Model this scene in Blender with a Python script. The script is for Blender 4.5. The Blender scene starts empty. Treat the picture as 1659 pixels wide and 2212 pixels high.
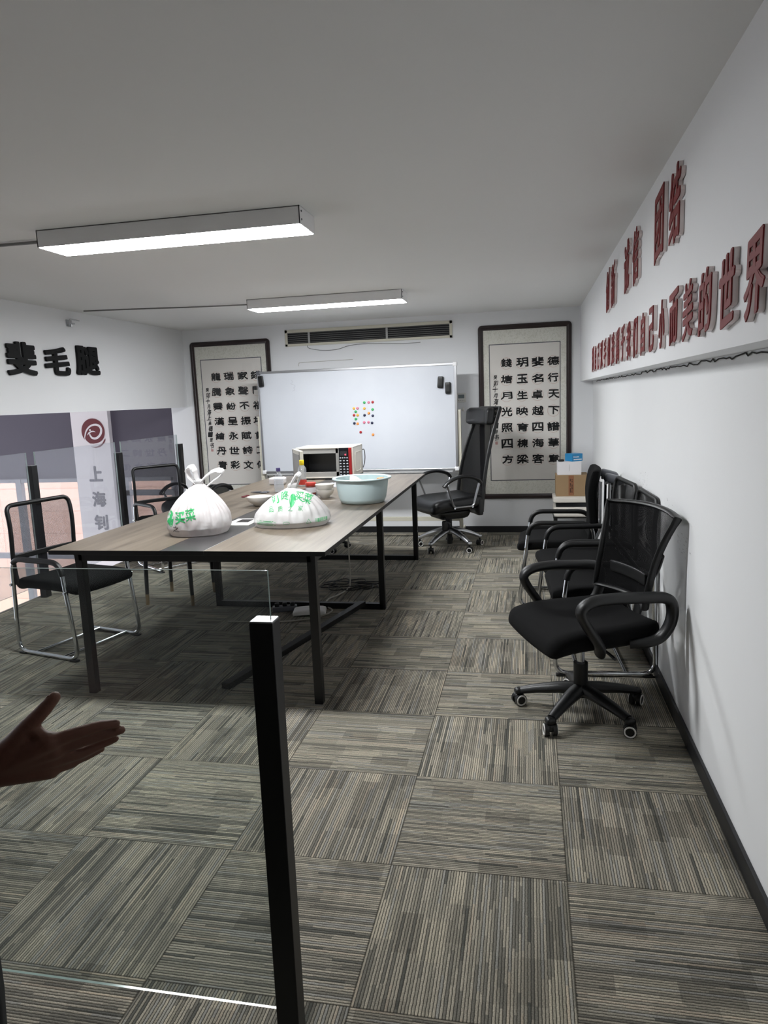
import bpy, bmesh, math, random
from mathutils import Vector, Matrix, noise
from mathutils.bvhtree import BVHTree

S = bpy.context.scene
COL = S.collection
PI = math.pi
R = math.radians

# ------------------------------------------------------------------ camera
cam = bpy.data.cameras.new('camera')
co = bpy.data.objects.new('camera', cam)
COL.objects.link(co)
cam.sensor_fit = 'VERTICAL'
cam.sensor_height = 36.0
cam.lens = 36.0 * 1540.9 / 2212.0
cam.clip_start = 0.02
yaw, pit, rol = 0.2039526, 0.1581160, -0.0391362
fwd = Vector((-math.sin(yaw) * math.cos(pit), math.cos(yaw) * math.cos(pit), -math.sin(pit)))
rt = fwd.cross(Vector((0, 0, 1))).normalized()
up = rt.cross(fwd)
c_, s_ = math.cos(rol), math.sin(rol)
r2, u2 = c_ * rt + s_ * up, c_ * up - s_ * rt
mw = Matrix((r2, u2, -fwd)).transposed().to_4x4()
mw.translation = Vector((0.4039, -1.3581, 1.3501))
co.matrix_world = mw
S.camera = co

# ------------------------------------------------------------------ world, exposure
LAMP = 76.0          # ceiling lamp diffuser strength
SKY = 3.5
W = bpy.data.worlds.new('overcast_sky')
S.world = W
W.use_nodes = True
W.node_tree.nodes['Background'].inputs[0].default_value = (0.93, 0.96, 1.0, 1)
W.node_tree.nodes['Background'].inputs[1].default_value = SKY
S.view_settings.view_transform = 'Standard'
S.view_settings.look = 'None'
S.view_settings.gamma = 1
S.view_settings.use_curve_mapping = False
S.view_settings.exposure = 0.0
try:
    S.cycles.use_denoising = True
    S.cycles.max_bounces = 10
    S.cycles.transparent_max_bounces = 24
    S.cycles.caustics_reflective = False
    S.cycles.caustics_refractive = False
    S.cycles.sample_clamp_indirect = 6
except Exception:
    pass


# ------------------------------------------------------------------ materials
def lin(c):
    return tuple(((v / 255) / 12.92 if v / 255 <= .04045 else ((v / 255 + .055) / 1.055) ** 2.4) for v in c) + (1,)


class NT:
    """small node helper"""
    def __init__(s, name):
        s.m = bpy.data.materials.new(name)
        s.m.use_nodes = True
        s.t = s.m.node_tree
        s.t.nodes.clear()
        s.out = s.n('ShaderNodeOutputMaterial')

    def n(s, typ, **k):
        nd = s.t.nodes.new(typ)
        for a, v in k.items():
            setattr(nd, a, v)
        return nd

    def l(s, a, b):
        s.t.links.new(a, b)

    def put(s, sock, v):
        if isinstance(v, bpy.types.NodeSocket):
            s.l(v, sock)
        elif v is not None:
            sock.default_value = v

    def math(s, op, a, b=None, c=None):
        nd = s.n('ShaderNodeMath', operation=op)
        s.put(nd.inputs[0], a)
        if b is not None:
            s.put(nd.inputs[1], b)
        if c is not None:
            s.put(nd.inputs[2], c)
        return nd.outputs[0]

    def mix(s, f, a, b, blend='MIX'):
        nd = s.n('ShaderNodeMix', data_type='RGBA', blend_type=blend)
        s.put(nd.inputs[0], f)
        s.put(nd.inputs[6], a)
        s.put(nd.inputs[7], b)
        return nd.outputs[2]

    def xyz(s, x, y, z):
        nd = s.n('ShaderNodeCombineXYZ')
        s.put(nd.inputs[0], x); s.put(nd.inputs[1], y); s.put(nd.inputs[2], z)
        return nd.outputs[0]

    def ramp(s, f, stops, interp='LINEAR'):
        nd = s.n('ShaderNodeValToRGB')
        cr = nd.color_ramp
        cr.interpolation = interp
        while len(cr.elements) < len(stops):
            cr.elements.new(0.5)
        for e, (p, c) in zip(cr.elements, stops):
            e.position = p
            e.color = c if len(c) == 4 else lin(c)
        s.put(nd.inputs[0], f)
        return nd.outputs[0]

    def noise(s, vec, scale, detail=2, rough=.5):
        nd = s.n('ShaderNodeTexNoise')
        s.put(nd.inputs['Vector'], vec)
        nd.inputs['Scale'].default_value = scale
        nd.inputs['Detail'].default_value = detail
        nd.inputs['Roughness'].default_value = rough
        return nd.outputs[0]

    def white(s, vec):
        nd = s.n('ShaderNodeTexWhiteNoise', noise_dimensions='3D')
        s.put(nd.inputs[0], vec)
        return nd.outputs[0]

    def obj(s):
        return s.n('ShaderNodeTexCoord').outputs['Object']

    def sep(s, v):
        nd = s.n('ShaderNodeSeparateXYZ')
        s.l(v, nd.inputs[0])
        return nd.outputs

    def bsdf(s, col=None, rough=.5, metal=0, bump=None, bstr=.3, bdist=.002, **k):
        b = s.n('ShaderNodeBsdfPrincipled')
        s.put(b.inputs['Base Color'], col)
        s.put(b.inputs['Roughness'], rough)
        b.inputs['Metallic'].default_value = metal
        for a, v in k.items():
            s.put(b.inputs[a.replace('_', ' ')], v)
        if bump is not None:
            bp = s.n('ShaderNodeBump')
            bp.inputs['Strength'].default_value = bstr
            bp.inputs['Distance'].default_value = bdist
            s.l(bump, bp.inputs['Height'])
            s.l(bp.outputs[0], b.inputs['Normal'])
        return b.outputs[0]

    def done(s, sh):
        s.l(sh, s.out.inputs[0])
        return s.m


def plain(name, c, rough=.5, metal=0, nscale=0, namp=.06, bump=0, bscale=200, **k):
    t = NT(name)
    col = lin(c)
    src = col
    if nscale:
        f = t.noise(t.obj(), nscale, 4)
        src = t.mix(f, tuple(v * (1 - namp) for v in col[:3]) + (1,), tuple(min(1, v * (1 + namp)) for v in col[:3]) + (1,))
    bm = t.noise(t.obj(), bscale, 3) if bump else None
    return t.done(t.bsdf(src, rough, metal, bm, bump, .001, **k))


M = {}
M['paint'] = plain('white_wall_paint', (240, 241, 243), .75, nscale=1.5, namp=.02, bump=.08, bscale=260)
M['ceiling'] = plain('ceiling_paint', (238, 238, 237), .85, nscale=1.2, namp=.02)
M['baseboard'] = plain('black_baseboard', (28, 29, 32), .4, nscale=8)
M['rear_paint'] = plain('darkened_rear_wall_paint', (96, 96, 98), .8, nscale=2)  # unseen wall, darkened to cut the bounce light on hand and post
M['purple'] = plain('mauve_grey_wall_paint', (76, 71, 84), .7, nscale=3, namp=.03)
M['black_metal'] = plain('black_powder_coat', (13, 13, 15), .4, nscale=40, namp=.1)
M['black_plastic'] = plain('black_plastic', (14, 15, 16), .42, bump=.1, bscale=600)
M['black_fabric'] = plain('black_fabric', (10, 10, 11), .95, nscale=300, namp=.25, bump=.5, bscale=900, Specular_IOR_Level=.2)
M['leather'] = plain('black_leather', (12, 12, 14), .34, nscale=30, namp=.1, bump=.25, bscale=350)
M['chrome'] = plain('chrome', (205, 207, 210), .12, 1, nscale=5, namp=.02)
M['aluminium'] = plain('brushed_aluminium', (196, 197, 200), .34, 1, nscale=60, namp=.05)
M['white_plastic'] = plain('white_plastic', (228, 226, 222), .4, nscale=5, namp=.02)
M['cream_plastic'] = plain('cream_plastic', (216, 211, 203), .45, nscale=5, namp=.02)
M['lamp_metal'] = plain('white_enamel_steel', (242, 242, 243), .45, nscale=6, namp=.02)
M['beige_metal'] = plain('beige_enamel', (214, 210, 194), .45, nscale=6, namp=.03)
M['grey_plastic'] = plain('grey_plastic', (98, 100, 106), .4, nscale=20)
M['dark_wood'] = plain('dark_rosewood', (40, 27, 27), .3, nscale=25, namp=.3)
M['ink'] = plain('black_ink', (20, 20, 22), .8, nscale=80, namp=.3)
M['red_ink'] = plain('red_ink', (196, 138, 118), .8, nscale=60)
M['seal'] = plain('seal_red', (178, 60, 50), .8, nscale=60)
M['paper'] = plain('rice_paper', (236, 232, 226), .85, nscale=3, namp=.03)
M['black_acrylic'] = plain('black_acrylic', (7, 8, 10), .6, nscale=10, Specular_IOR_Level=.25)
M['brown'] = plain('cardboard', (152, 126, 94), .8, nscale=14, namp=.08)
M['brown_tape'] = plain('brown_label', (140, 92, 62), .6, nscale=30)
M['white_card'] = plain('white_card', (228, 226, 228), .55, nscale=8, namp=.01)
M['blue_card'] = plain('blue_card', (42, 138, 192), .4, nscale=8)
M['blue_dark'] = plain('dark_blue_print', (28, 70, 120), .4, nscale=8)
M['white_print'] = plain('white_print', (235, 240, 244), .5, nscale=8, namp=.01)
M['basin'] = plain('pale_blue_plastic', (196, 215, 217), .3, nscale=6, namp=.02)
M['ceramic'] = plain('white_ceramic', (233, 229, 222), .18, nscale=6, namp=.02)
M['green_print'] = plain('green_print', (44, 160, 92), .5, nscale=20)
M['red_lid'] = plain('red_lid', (196, 60, 48), .35, nscale=30)
M['sauce'] = plain('chilli_sauce', (120, 48, 30), .4, nscale=90, namp=.6)
M['yellow_cap'] = plain('yellow_cap', (238, 210, 32), .35, nscale=20)
M['purple_cap'] = plain('purple_cap', (66, 56, 110), .4, nscale=20)
M['orange_peel'] = plain('orange_peel', (206, 140, 66), .5, nscale=40, namp=.2)
M['mw_body'] = plain('microwave_shell', (214, 210, 200), .4, nscale=10, namp=.02)
M['mw_grey'] = plain('microwave_grey', (150, 149, 146), .4, nscale=10, namp=.03)
M['mw_dark'] = plain('microwave_cavity', (46, 47, 50), .3, nscale=10)
M['mw_black'] = plain('black_panel', (22, 23, 28), .2, nscale=10)
M['mw_red'] = plain('red_strip', (150, 30, 34), .3, nscale=10)
M['button'] = plain('button_print', (170, 174, 182), .5, nscale=10)
M['maroon'] = plain('maroon_print', (92, 14, 28), .5, nscale=10, namp=.04)
M['grey_print'] = plain('grey_print', (96, 94, 104), .6, nscale=10, namp=.05)
M['banner'] = plain('white_column_paint', (214, 208, 212), .7, nscale=4, namp=.02)
M['alu_grey'] = plain('grey_window_frame', (150, 150, 158), .5, nscale=10)
M['brass_tip'] = plain('worn_wood_tip', (132, 112, 84), .45, nscale=60, namp=.2)
M['skin'] = plain('skin', (122, 84, 70), .5, nscale=60, namp=.08, bump=.15, bscale=400)
M['cloth_black'] = plain('black_cloth', (16, 16, 18), .9, nscale=120, namp=.2)
M['hair'] = plain('dark_hair', (18, 15, 14), .6, nscale=120, namp=.3)
M['crack'] = plain('dark_crack', (52, 52, 50), .9, nscale=60)
M['cable_white'] = plain('grey_white_cable', (176, 172, 160), .5, nscale=30)
M['cable_grey'] = plain('grey_cable', (128, 128, 128), .5, nscale=30)
M['cable_black'] = plain('black_cable', (18, 18, 20), .5, nscale=30)
M['tile_grout'] = plain('vent_dark', (22, 22, 24), .7, nscale=20)
M['slat'] = plain('vent_slat', (176, 176, 176), .5, nscale=20)
M['hall_floor'] = plain('grey_hall_floor', (150, 148, 150), .4, nscale=2)
M['scuff'] = plain('marker_grey', (178, 180, 186), .7, nscale=20)
M['lcd'] = plain('lcd_grey', (120, 130, 132), .3, nscale=20)
MAG = {'green': (64, 172, 100), 'pink': (216, 122, 148), 'red': (176, 52, 56), 'yellow': (230, 178, 74),
       'orange': (240, 148, 72), 'navy': (34, 40, 70)}
for k_, v_ in MAG.items():
    M['mag_' + k_] = plain(k_ + '_magnet', v_, .22, nscale=20, namp=.02)


def emis(name, c, s):
    t = NT(name)
    e = t.n('ShaderNodeEmission')
    e.inputs[0].default_value = c
    e.inputs[1].default_value = s
    return t.done(e.outputs[0])


M['lamp'] = emis('lamp_diffuser', (0.965, 0.985, 1.0, 1), LAMP)
M['led_red'] = emis('red_led', (1, .05, .08, 1), 4)
M['led_green'] = emis('green_led', (.1, 1, .2, 1), 5)


def glass(name, tint=(.97, .985, .98), haze=.03, hcol=(200, 205, 205), smear=0, rmul=1.0):
    """thin sheet: transparent + fresnel reflection + a pale diffuse haze mixed into the colour"""
    t = NT(name)
    tr = t.n('ShaderNodeBsdfTransparent')
    tr.inputs[0].default_value = tint + (1,)
    gl = t.n('ShaderNodeBsdfGlossy')
    gl.inputs['Roughness'].default_value = .01
    fr = t.n('ShaderNodeFresnel')
    fr.inputs[0].default_value = 1.5
    mx = t.n('ShaderNodeMixShader')
    front = t.math('SUBTRACT', 1.0, t.n('ShaderNodeNewGeometry').outputs['Backfacing'])
    t.put(mx.inputs[0], t.math('MULTIPLY', t.math('MULTIPLY', fr.outputs[0], rmul), front))
    t.l(tr.outputs[0], mx.inputs[1]); t.l(gl.outputs[0], mx.inputs[2])
    df = t.n('ShaderNodeBsdfDiffuse')
    df.inputs[0].default_value = lin(hcol)
    m2 = t.n('ShaderNodeMixShader')
    if smear:
        f = t.noise(t.obj(), 7, 5, .65)
        f = t.math('MULTIPLY', t.math('POWER', f, 3.0), smear)
        f = t.math('ADD', f, haze)
    else:
        f = haze
    t.put(m2.inputs[0], f)
    t.l(mx.outputs[0], m2.inputs[1]); t.l(df.outputs[0], m2.inputs[2])
    return t.done(m2.outputs[0])


M['rail_glass'] = glass('railing_glass', (.93, .96, .95), .03, (175, 180, 184), .45, .9)
M['far_rail_glass'] = glass('side_railing_glass', (.93, .95, .96), .16, (205, 204, 214), 0, 1.0)  # pale haze mixed in to stand for reflections on the side glass
M['window_glass'] = glass('window_glass', (.97, .98, .98), .02)
M['pic_glass'] = glass('picture_glass', (1, 1, 1), 0, rmul=.9)
M['bottle_glass'] = glass('bottle_glass', (.90, .92, .94), .20, (225, 228, 232), 0, 2.2)
M['glass_edge'] = plain('polished_glass_edge', (176, 196, 190), .12, nscale=10, namp=.1, Specular_IOR_Level=.8)
M['film'] = glass('clear_film', (.95, .96, .98), .25, (235, 238, 242), 0, 1.5)


def fabric_mesh(name, c, k, thr, along='yz'):
    """perforated net fabric"""
    t = NT(name)
    x, y, z = t.sep(t.obj())
    a, b = (y, z)
    sa = t.math('SINE', t.math('MULTIPLY', a, k))
    sb = t.math('SINE', t.math('MULTIPLY', b, k))
    h = t.math('GREATER_THAN', t.math('MULTIPLY', sa, sb), thr)
    tr = t.n('ShaderNodeBsdfTransparent')
    sh = t.bsdf(lin(c), .9, Specular_IOR_Level=.1)
    mx = t.n('ShaderNodeMixShader')
    t.l(h, mx.inputs[0]); t.l(sh, mx.inputs[1]); t.l(tr.outputs[0], mx.inputs[2])
    return t.done(mx.outputs[0])


M['net_open'] = fabric_mesh('open_net_fabric', (26, 26, 30), 1300, .14)
M['net_tight'] = fabric_mesh('tight_net_fabric', (13, 13, 14), 1100, .5)
M['net_exec'] = fabric_mesh('fine_net_fabric', (9, 9, 11), 1500, .72)


def acrylic():
    t = NT('clear_pink_acrylic')
    b = t.n('ShaderNodeBsdfPrincipled')
    f = t.noise(t.obj(), 26, 3)
    t.put(b.inputs['Base Color'], t.mix(f, lin((238, 216, 212)), lin((252, 246, 244))))
    b.inputs['Roughness'].default_value = .12
    b.inputs['Specular IOR Level'].default_value = .8
    b.inputs['Subsurface Weight'].default_value = 0
    return t.done(b.outputs[0])


M['acrylic'] = acrylic()
M['red_face'] = plain('dark_red_acrylic_face', (118, 20, 24), .55, nscale=10, Specular_IOR_Level=.25, namp=.05)


def carpet():
    t = NT('carpet_tiles')
    v = t.obj()
    x, y, z = t.sep(v)
    iu = t.math('FLOOR', t.math('MULTIPLY', x, 2.0))
    iv = t.math('FLOOR', t.math('MULTIPLY', y, 2.0))
    par = t.math('FLOORED_MODULO', t.math('ADD', iu, iv), 2.0)
    tid = t.math('ADD', t.math('MULTIPLY', iu, 7.13), t.math('MULTIPLY', iv, 3.71))
    inv = t.math('SUBTRACT', 1.0, par)
    ac = t.math('ADD', t.math('MULTIPLY', x, inv), t.math('MULTIPLY', y, par))      # across the ribs
    al = t.math('ADD', t.math('MULTIPLY', y, inv), t.math('MULTIPLY', x, par))      # along the ribs
    wob = t.math('MULTIPLY', t.math('SUBTRACT', t.noise(v, 75, 3), .5), .0030)
    acw = t.math('ADD', ac, wob)
    P = .0077
    q = t.math('DIVIDE', acw, P)
    s = t.math('FLOOR', q)
    fr = t.math('FRACT', q)
    n1 = t.white(t.xyz(s, tid, 0.3))
    # ribs change colour along their length
    seg = t.math('FLOOR', t.math('ADD', t.math('MULTIPLY', al, 5.5), t.math('MULTIPLY', n1, 7.0)))
    n1b = t.white(t.xyz(s, tid, seg))
    pick = t.math('ADD', t.math('MULTIPLY', n1, .55), t.math('MULTIPLY', n1b, .45))
    col = t.ramp(pick, [(0, (98, 98, 92)), (.15, (126, 123, 114)), (.32, (153, 148, 135)), (.5, (175, 168, 153)),
                        (.68, (157, 155, 148)), (.82, (182, 171, 154))], 'CONSTANT')
    # blocks of darker / paler yarn
    bb = t.math('FLOOR', t.math('DIVIDE', ac, .0625))
    bo = t.white(t.xyz(bb, tid, 4.2))
    cc = t.math('FLOOR', t.math('ADD', t.math('DIVIDE', al, .14), t.math('MULTIPLY', bo, 4.0)))
    n2 = t.white(t.xyz(bb, cc, tid))
    fac = t.ramp(n2, [(0, (.70, .70, .70, 1)), (.16, (.88, .88, .88, 1)), (.42, (1, 1, 1, 1)), (.82, (1.13, 1.12, 1.09, 1))], 'CONSTANT')
    col = t.mix(1.0, col, fac, 'MULTIPLY')
    yarn = t.noise(v, 300, 2, .7)
    ytone = t.ramp(yarn, [(.3, (.62, .62, .62, 1)), (.7, (1.3, 1.3, 1.3, 1))])
    col = t.mix(.8, col, ytone, 'MULTIPLY')
    tt = t.white(t.xyz(iu, iv, 1.7))
    col = t.mix(1.0, col, t.ramp(tt, [(0, (.92, .92, .92, 1)), (1, (1.06, 1.06, 1.05, 1))]), 'MULTIPLY')
    dirt = t.noise(v, 1.3, 4, .6)
    col = t.mix(1.0, col, t.ramp(dirt, [(.3, (.86, .86, .85, 1)), (.6, (1.03, 1.03, 1.03, 1))]), 'MULTIPLY')
    # groove between ribs and seam between tiles
    d = t.math('ABSOLUTE', t.math('SUBTRACT', fr, .5))
    groove = t.math('GREATER_THAN', d, .345)
    col = t.mix(t.math('MULTIPLY', groove, .85), col, lin((56, 54, 49)))
    fx = t.math('ABSOLUTE', t.math('SUBTRACT', t.math('FRACT', t.math('MULTIPLY', x, 2.0)), .5))
    fy = t.math('ABSOLUTE', t.math('SUBTRACT', t.math('FRACT', t.math('MULTIPLY', y, 2.0)), .5))
    seam = t.math('GREATER_THAN', t.math('MAXIMUM', fx, fy), .4955)
    col = t.mix(t.math('MULTIPLY', seam, .6), col, lin((46, 43, 36)))
    h = t.math('ADD', t.math('MULTIPLY', t.math('SUBTRACT', .5, d), 1.6), t.math('MULTIPLY', yarn, .8))
    return t.done(t.bsdf(col, .95, 0, h, .55, .003, Specular_IOR_Level=.15))


M['carpet'] = carpet()


def wood():
    t = NT('grey_oak_laminate')
    v = t.obj()
    mp = t.n('ShaderNodeMapping')
    mp.inputs['Scale'].default_value = (26, 1.6, 1)
    t.l(v, mp.inputs[0])
    a = t.noise(mp.outputs[0], 1.0, 6, .62)
    mp2 = t.n('ShaderNodeMapping')
    mp2.inputs['Scale'].default_value = (110, 3, 1)
    t.l(v, mp2.inputs[0])
    b = t.noise(mp2.outputs[0], 1.0, 4, .6)
    c = t.ramp(a, [(.25, (70, 61, 52)), (.46, (101, 91, 79)), (.75, (121, 111, 98))])
    c = t.mix(.5, c, t.ramp(b, [(.3, (.78, .77, .76, 1)), (.65, (1.08, 1.08, 1.08, 1))]), 'MULTIPLY')
    return t.done(t.bsdf(c, .36, 0, b, .06, .001))


M['wood'] = wood()
M['strip'] = plain('black_laminate', (52, 51, 52), .3, nscale=30, namp=.08)


def silk():
    t = NT('silk_damask_mount')
    v = t.obj()
    n = t.noise(v, 55, 3, .6)
    f = t.ramp(n, [(.44, (226, 225, 214)), (.5, (246, 245, 238)), (.58, (234, 233, 223))])
    g = t.noise(v, 3, 2)
    f = t.mix(t.math('MULTIPLY', g, .3), f, lin((206, 204, 184)))
    return t.done(t.bsdf(f, .55))


M['silk'] = silk()


def board():
    t = NT('whiteboard_enamel')
    v = t.obj()
    n = t.noise(v, 2.2, 3)
    c = t.ramp(n, [(.3, (206, 210, 218)), (.7, (214, 218, 225))])
    return t.done(t.bsdf(c, .22, 0))


M['board'] = board()


def bagmat():
    t = NT('thin_white_plastic_bag')
    v = t.obj()
    n = t.noise(v, 9, 3)
    c = t.ramp(n, [(.35, (214, 209, 209)), (.6, (231, 231, 231))])
    nb = t.noise(v, 30, 5, .65)
    b = t.bsdf(c, .3, 0, nb, .35, .01)
    tl = t.n('ShaderNodeBsdfTranslucent')
    tl.inputs[0].default_value = lin((220, 218, 218))
    m1 = t.n('ShaderNodeMixShader'); m1.inputs[0].default_value = .3
    t.l(b, m1.inputs[1]); t.l(tl.outputs[0], m1.inputs[2])
    tr = t.n('ShaderNodeBsdfTransparent')
    m2 = t.n('ShaderNodeMixShader'); m2.inputs[0].default_value = .16
    t.l(m1.outputs[0], m2.inputs[1]); t.l(tr.outputs[0], m2.inputs[2])
    return t.done(m2.outputs[0])


M['bag'] = bagmat()
M['bag_content'] = plain('pinkish_packets', (206, 168, 160), .6, nscale=14, namp=.3)
M['bag_content_pale'] = plain('pale_packets', (226, 224, 214), .6, nscale=14, namp=.1)


def facade():
    t = NT('pink_tile_facade')
    v = t.obj()
    br = t.n('ShaderNodeTexBrick')
    mp = t.n('ShaderNodeMapping')
    mp.inputs['Rotation'].default_value = (PI / 2, 0, 0)
    t.l(v, mp.inputs[0]); t.l(mp.outputs[0], br.inputs[0])
    br.inputs['Scale'].default_value = 1.0
    br.inputs['Brick Width'].default_value = .9
    br.inputs['Row Height'].default_value = .45
    br.inputs['Mortar Size'].default_value = .012
    br.offset = 0
    br.inputs['Color1'].default_value = lin((226, 178, 160))
    br.inputs['Color2'].default_value = lin((232, 188, 172))
    br.inputs['Mortar'].default_value = lin((204, 160, 144))
    return t.done(t.bsdf(br.outputs[0], .8))


M['facade'] = facade()


def wallmat_right():
    """white paint with chair-back scuffs where the chairs rub the wall"""
    t = NT('scuffed_white_paint')
    v = t.obj()
    x, y, z = t.sep(v)
    base = t.mix(t.noise(v, 1.5, 3), lin((240, 241, 242)), lin((244, 245, 246)))
    tot = None
    for (cy, cz, ry, rz) in ((1.86, .80, .17, .11), (2.55, .88, .25, .07), (1.55, .74, .2, .07)):
        dy = t.math('DIVIDE', t.math('SUBTRACT', y, cy), ry)
        dz = t.math('DIVIDE', t.math('SUBTRACT', z, cz), rz)
        d = t.math('SQRT', t.math('ADD', t.math('MULTIPLY', dy, dy), t.math('MULTIPLY', dz, dz)))
        m = t.math('MAXIMUM', t.math('SUBTRACT', 1.0, d), 0.0)
        tot = m if tot is None else t.math('MAXIMUM', tot, m)
    mp = t.n('ShaderNodeMapping')
    mp.inputs['Rotation'].default_value = (.6, 0, 0)
    mp.inputs['Scale'].default_value = (1, 30, 110)
    t.l(v, mp.inputs[0])
    n = t.noise(mp.outputs[0], 1, 3, .6)
    k = t.math('MULTIPLY', t.math('GREATER_THAN', n, .63), t.math('GREATER_THAN', t.math('ADD', tot, t.math('MULTIPLY', t.noise(v, 12, 3), .6)), .62))
    c = t.mix(t.math('MULTIPLY', k, .45), base, lin((120, 120, 122)))
    return t.done(t.bsdf(c, .75))


M['paint_scuffed'] = wallmat_right()


# ------------------------------------------------------------------ mesh helpers
def bm_new():
    return bmesh.new()


def box(bm, c, s, rot=None, mi=0, bev=0):
    ret = bmesh.ops.create_cube(bm, size=1)
    vs = ret['verts']
    mat = Matrix.Translation(Vector(c)) @ (rot.to_4x4() if rot else Matrix()) @ Matrix.Diagonal((s[0], s[1], s[2], 1))
    bmesh.ops.transform(bm, matrix=mat, verts=vs)
    fs = list({f for v in vs for f in v.link_faces})
    for f in fs:
        f.material_index = mi
    if bev:
        es = list({e for v in vs for e in v.link_edges})
        bmesh.ops.bevel(bm, geom=es, offset=bev, segments=2, affect='EDGES', profile=.5)
    return bm


def bx(lo, hi, bm=None, mi=0, bev=0):
    bm = bm or bm_new()
    return box(bm, [(a + b) / 2 for a, b in zip(lo, hi)], [abs(b - a) for a, b in zip(lo, hi)], None, mi, bev)


def rbox(bm, c, s, r, n=10, rot=None, fn=None, mi=0):
    """soft box: subdivided cube pushed onto a rounded box, then optionally bent"""
    t = bmesh.new()
    bmesh.ops.create_cube(t, size=1)
    bmesh.ops.subdivide_edges(t, edges=t.edges[:], cuts=n, use_grid_fill=True)
    for v in t.verts:
        p = Vector((v.co.x * s[0], v.co.y * s[1], v.co.z * s[2]))
        # concentrate samples near the rounding
        q = Vector([max(-(s[i] / 2 - min(r, s[i] / 2 - 1e-4)), min(s[i] / 2 - min(r, s[i] / 2 - 1e-4), p[i])) for i in range(3)])
        d = p - q
        if d.length > 1e-9:
            rr = Vector([min(r, s[i] / 2) for i in range(3)])
            e = Vector([d[i] / max(rr[i], 1e-6) for i in range(3)])
            mx = max(abs(e[0]), abs(e[1]), abs(e[2]))
            e = e.normalized() * mx
            p = q + Vector([e[i] * rr[i] for i in range(3)])
        if fn:
            p = fn(p)
        if rot:
            p = rot @ p
        v.co = p + Vector(c)
    me = bpy.data.meshes.new('tmp')
    for f in t.faces:
        f.material_index = mi
    t.to_mesh(me)
    bm.from_mesh(me)
    bpy.data.meshes.remove(me)
    t.free()
    return bm


def smooth_path(pts, rad=.05, seg=5, closed=False):
    """fillet the corners of a polyline"""
    pts = [Vector(p) for p in pts]
    n = len(pts)
    out = []
    for i, p in enumerate(pts):
        if not closed and i in (0, n - 1):
            out.append(p)
            continue
        a, b = pts[i - 1], pts[(i + 1) % n]
        u, v = (a - p), (b - p)
        d = min(rad, u.length * .49, v.length * .49)
        p0, p1 = p + u.normalized() * d, p + v.normalized() * d
        for k in range(seg + 1):
            t = k / seg
            out.append((1 - t) ** 2 * p0 + 2 * t * (1 - t) * p + t * t * p1)
    return out


def tube(bm, pts, r, seg=10, closed=False, mi=0, flat=None, nrm=None):
    """sweep a circle (or an ellipse: flat=(ra, rb), nrm=axis of ra) along pts; r number or list"""
    pts = [Vector(p) for p in pts]
    n = len(pts)
    rs = r if isinstance(r, (list, tuple)) else [r] * n
    rings = []
    ref = None
    for i, p in enumerate(pts):
        if closed:
            t = (pts[(i + 1) % n] - pts[i - 1])
        else:
            t = pts[min(i + 1, n - 1)] - pts[max(i - 1, 0)]
        if t.length < 1e-9:
            t = Vector((0, 0, 1))
        t.normalize()
        if nrm is not None:
            a = Vector(nrm) - t * t.dot(Vector(nrm))
            if a.length < 1e-4:
                a = t.orthogonal()
            a.normalize()
        elif ref is None:
            a = t.orthogonal().normalized()
        else:
            a = ref - t * t.dot(ref)
            if a.length < 1e-5:
                a = t.orthogonal()
            a.normalize()
        ref = a
        b = t.cross(a)
        ra, rb = (flat[0] * rs[i], flat[1] * rs[i]) if flat else (rs[i], rs[i])
        rings.append([bm.verts.new(p + a * math.cos(2 * PI * k / seg) * ra + b * math.sin(2 * PI * k / seg) * rb) for k in range(seg)])
    m = n if closed else n - 1
    for i in range(m):
        A, B = rings[i], rings[(i + 1) % n]
        for k in range(seg):
            f = bm.faces.new((A[k], A[(k + 1) % seg], B[(k + 1) % seg], B[k]))
            f.material_index = mi
    if not closed:
        for g in (rings[0][::-1], rings[-1]):
            f = bm.faces.new(g)
            f.material_index = mi
    return bm


def cyl(bm, a, b, r, seg=16, r2=None, mi=0):
    return tube(bm, [a, b], [r, r if r2 is None else r2], seg, mi=mi)


def sqbar(bm, a, b, w, mi=0, bev=0.0015):
    """axis-aligned square bar between a and b"""
    lo = [min(x, y) for x, y in zip(a, b)]
    hi = [max(x, y) for x, y in zip(a, b)]
    for i in range(3):
        if hi[i] - lo[i] < 1e-6:
            lo[i] -= w / 2; hi[i] += w / 2
    return bx(lo, hi, bm, mi, bev)


def lathe(bm, prof, c=(0, 0, 0), seg=32, mi=0, fn=None):
    c = Vector(c)
    rings = []
    for (r, z) in prof:
        if r < 1e-5:
            p = Vector((0, 0, z))
            rings.append([bm.verts.new(c + (fn(p) if fn else p))])
        else:
            rg = []
            for k in range(seg):
                p = Vector((r * math.cos(2 * PI * k / seg), r * math.sin(2 * PI * k / seg), z))
                rg.append(bm.verts.new(c + (fn(p) if fn else p)))
            rings.append(rg)
    for A, B in zip(rings, rings[1:]):
        for k in range(seg):
            k2 = (k + 1) % seg
            if len(A) == 1 and len(B) == 1:
                continue
            if len(A) == 1:
                f = bm.faces.new((A[0], B[k2], B[k]))
            elif len(B) == 1:
                f = bm.faces.new((A[k], A[k2], B[0]))
            else:
                f = bm.faces.new((A[k], A[k2], B[k2], B[k]))
            f.material_index = mi
    return bm


def surf(bm, fn, nu, nv, mi=0, thick=0):
    g = [[bm.verts.new(fn(i / nu, j / nv)) for j in range(nv + 1)] for i in range(nu + 1)]
    fs = []
    for i in range(nu):
        for j in range(nv):
            f = bm.faces.new((g[i][j], g[i + 1][j], g[i + 1][j + 1], g[i][j + 1]))
            f.material_index = mi
            fs.append(f)
    if thick:
        bmesh.ops.solidify(bm, geom=fs, thickness=thick)
    return bm


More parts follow.
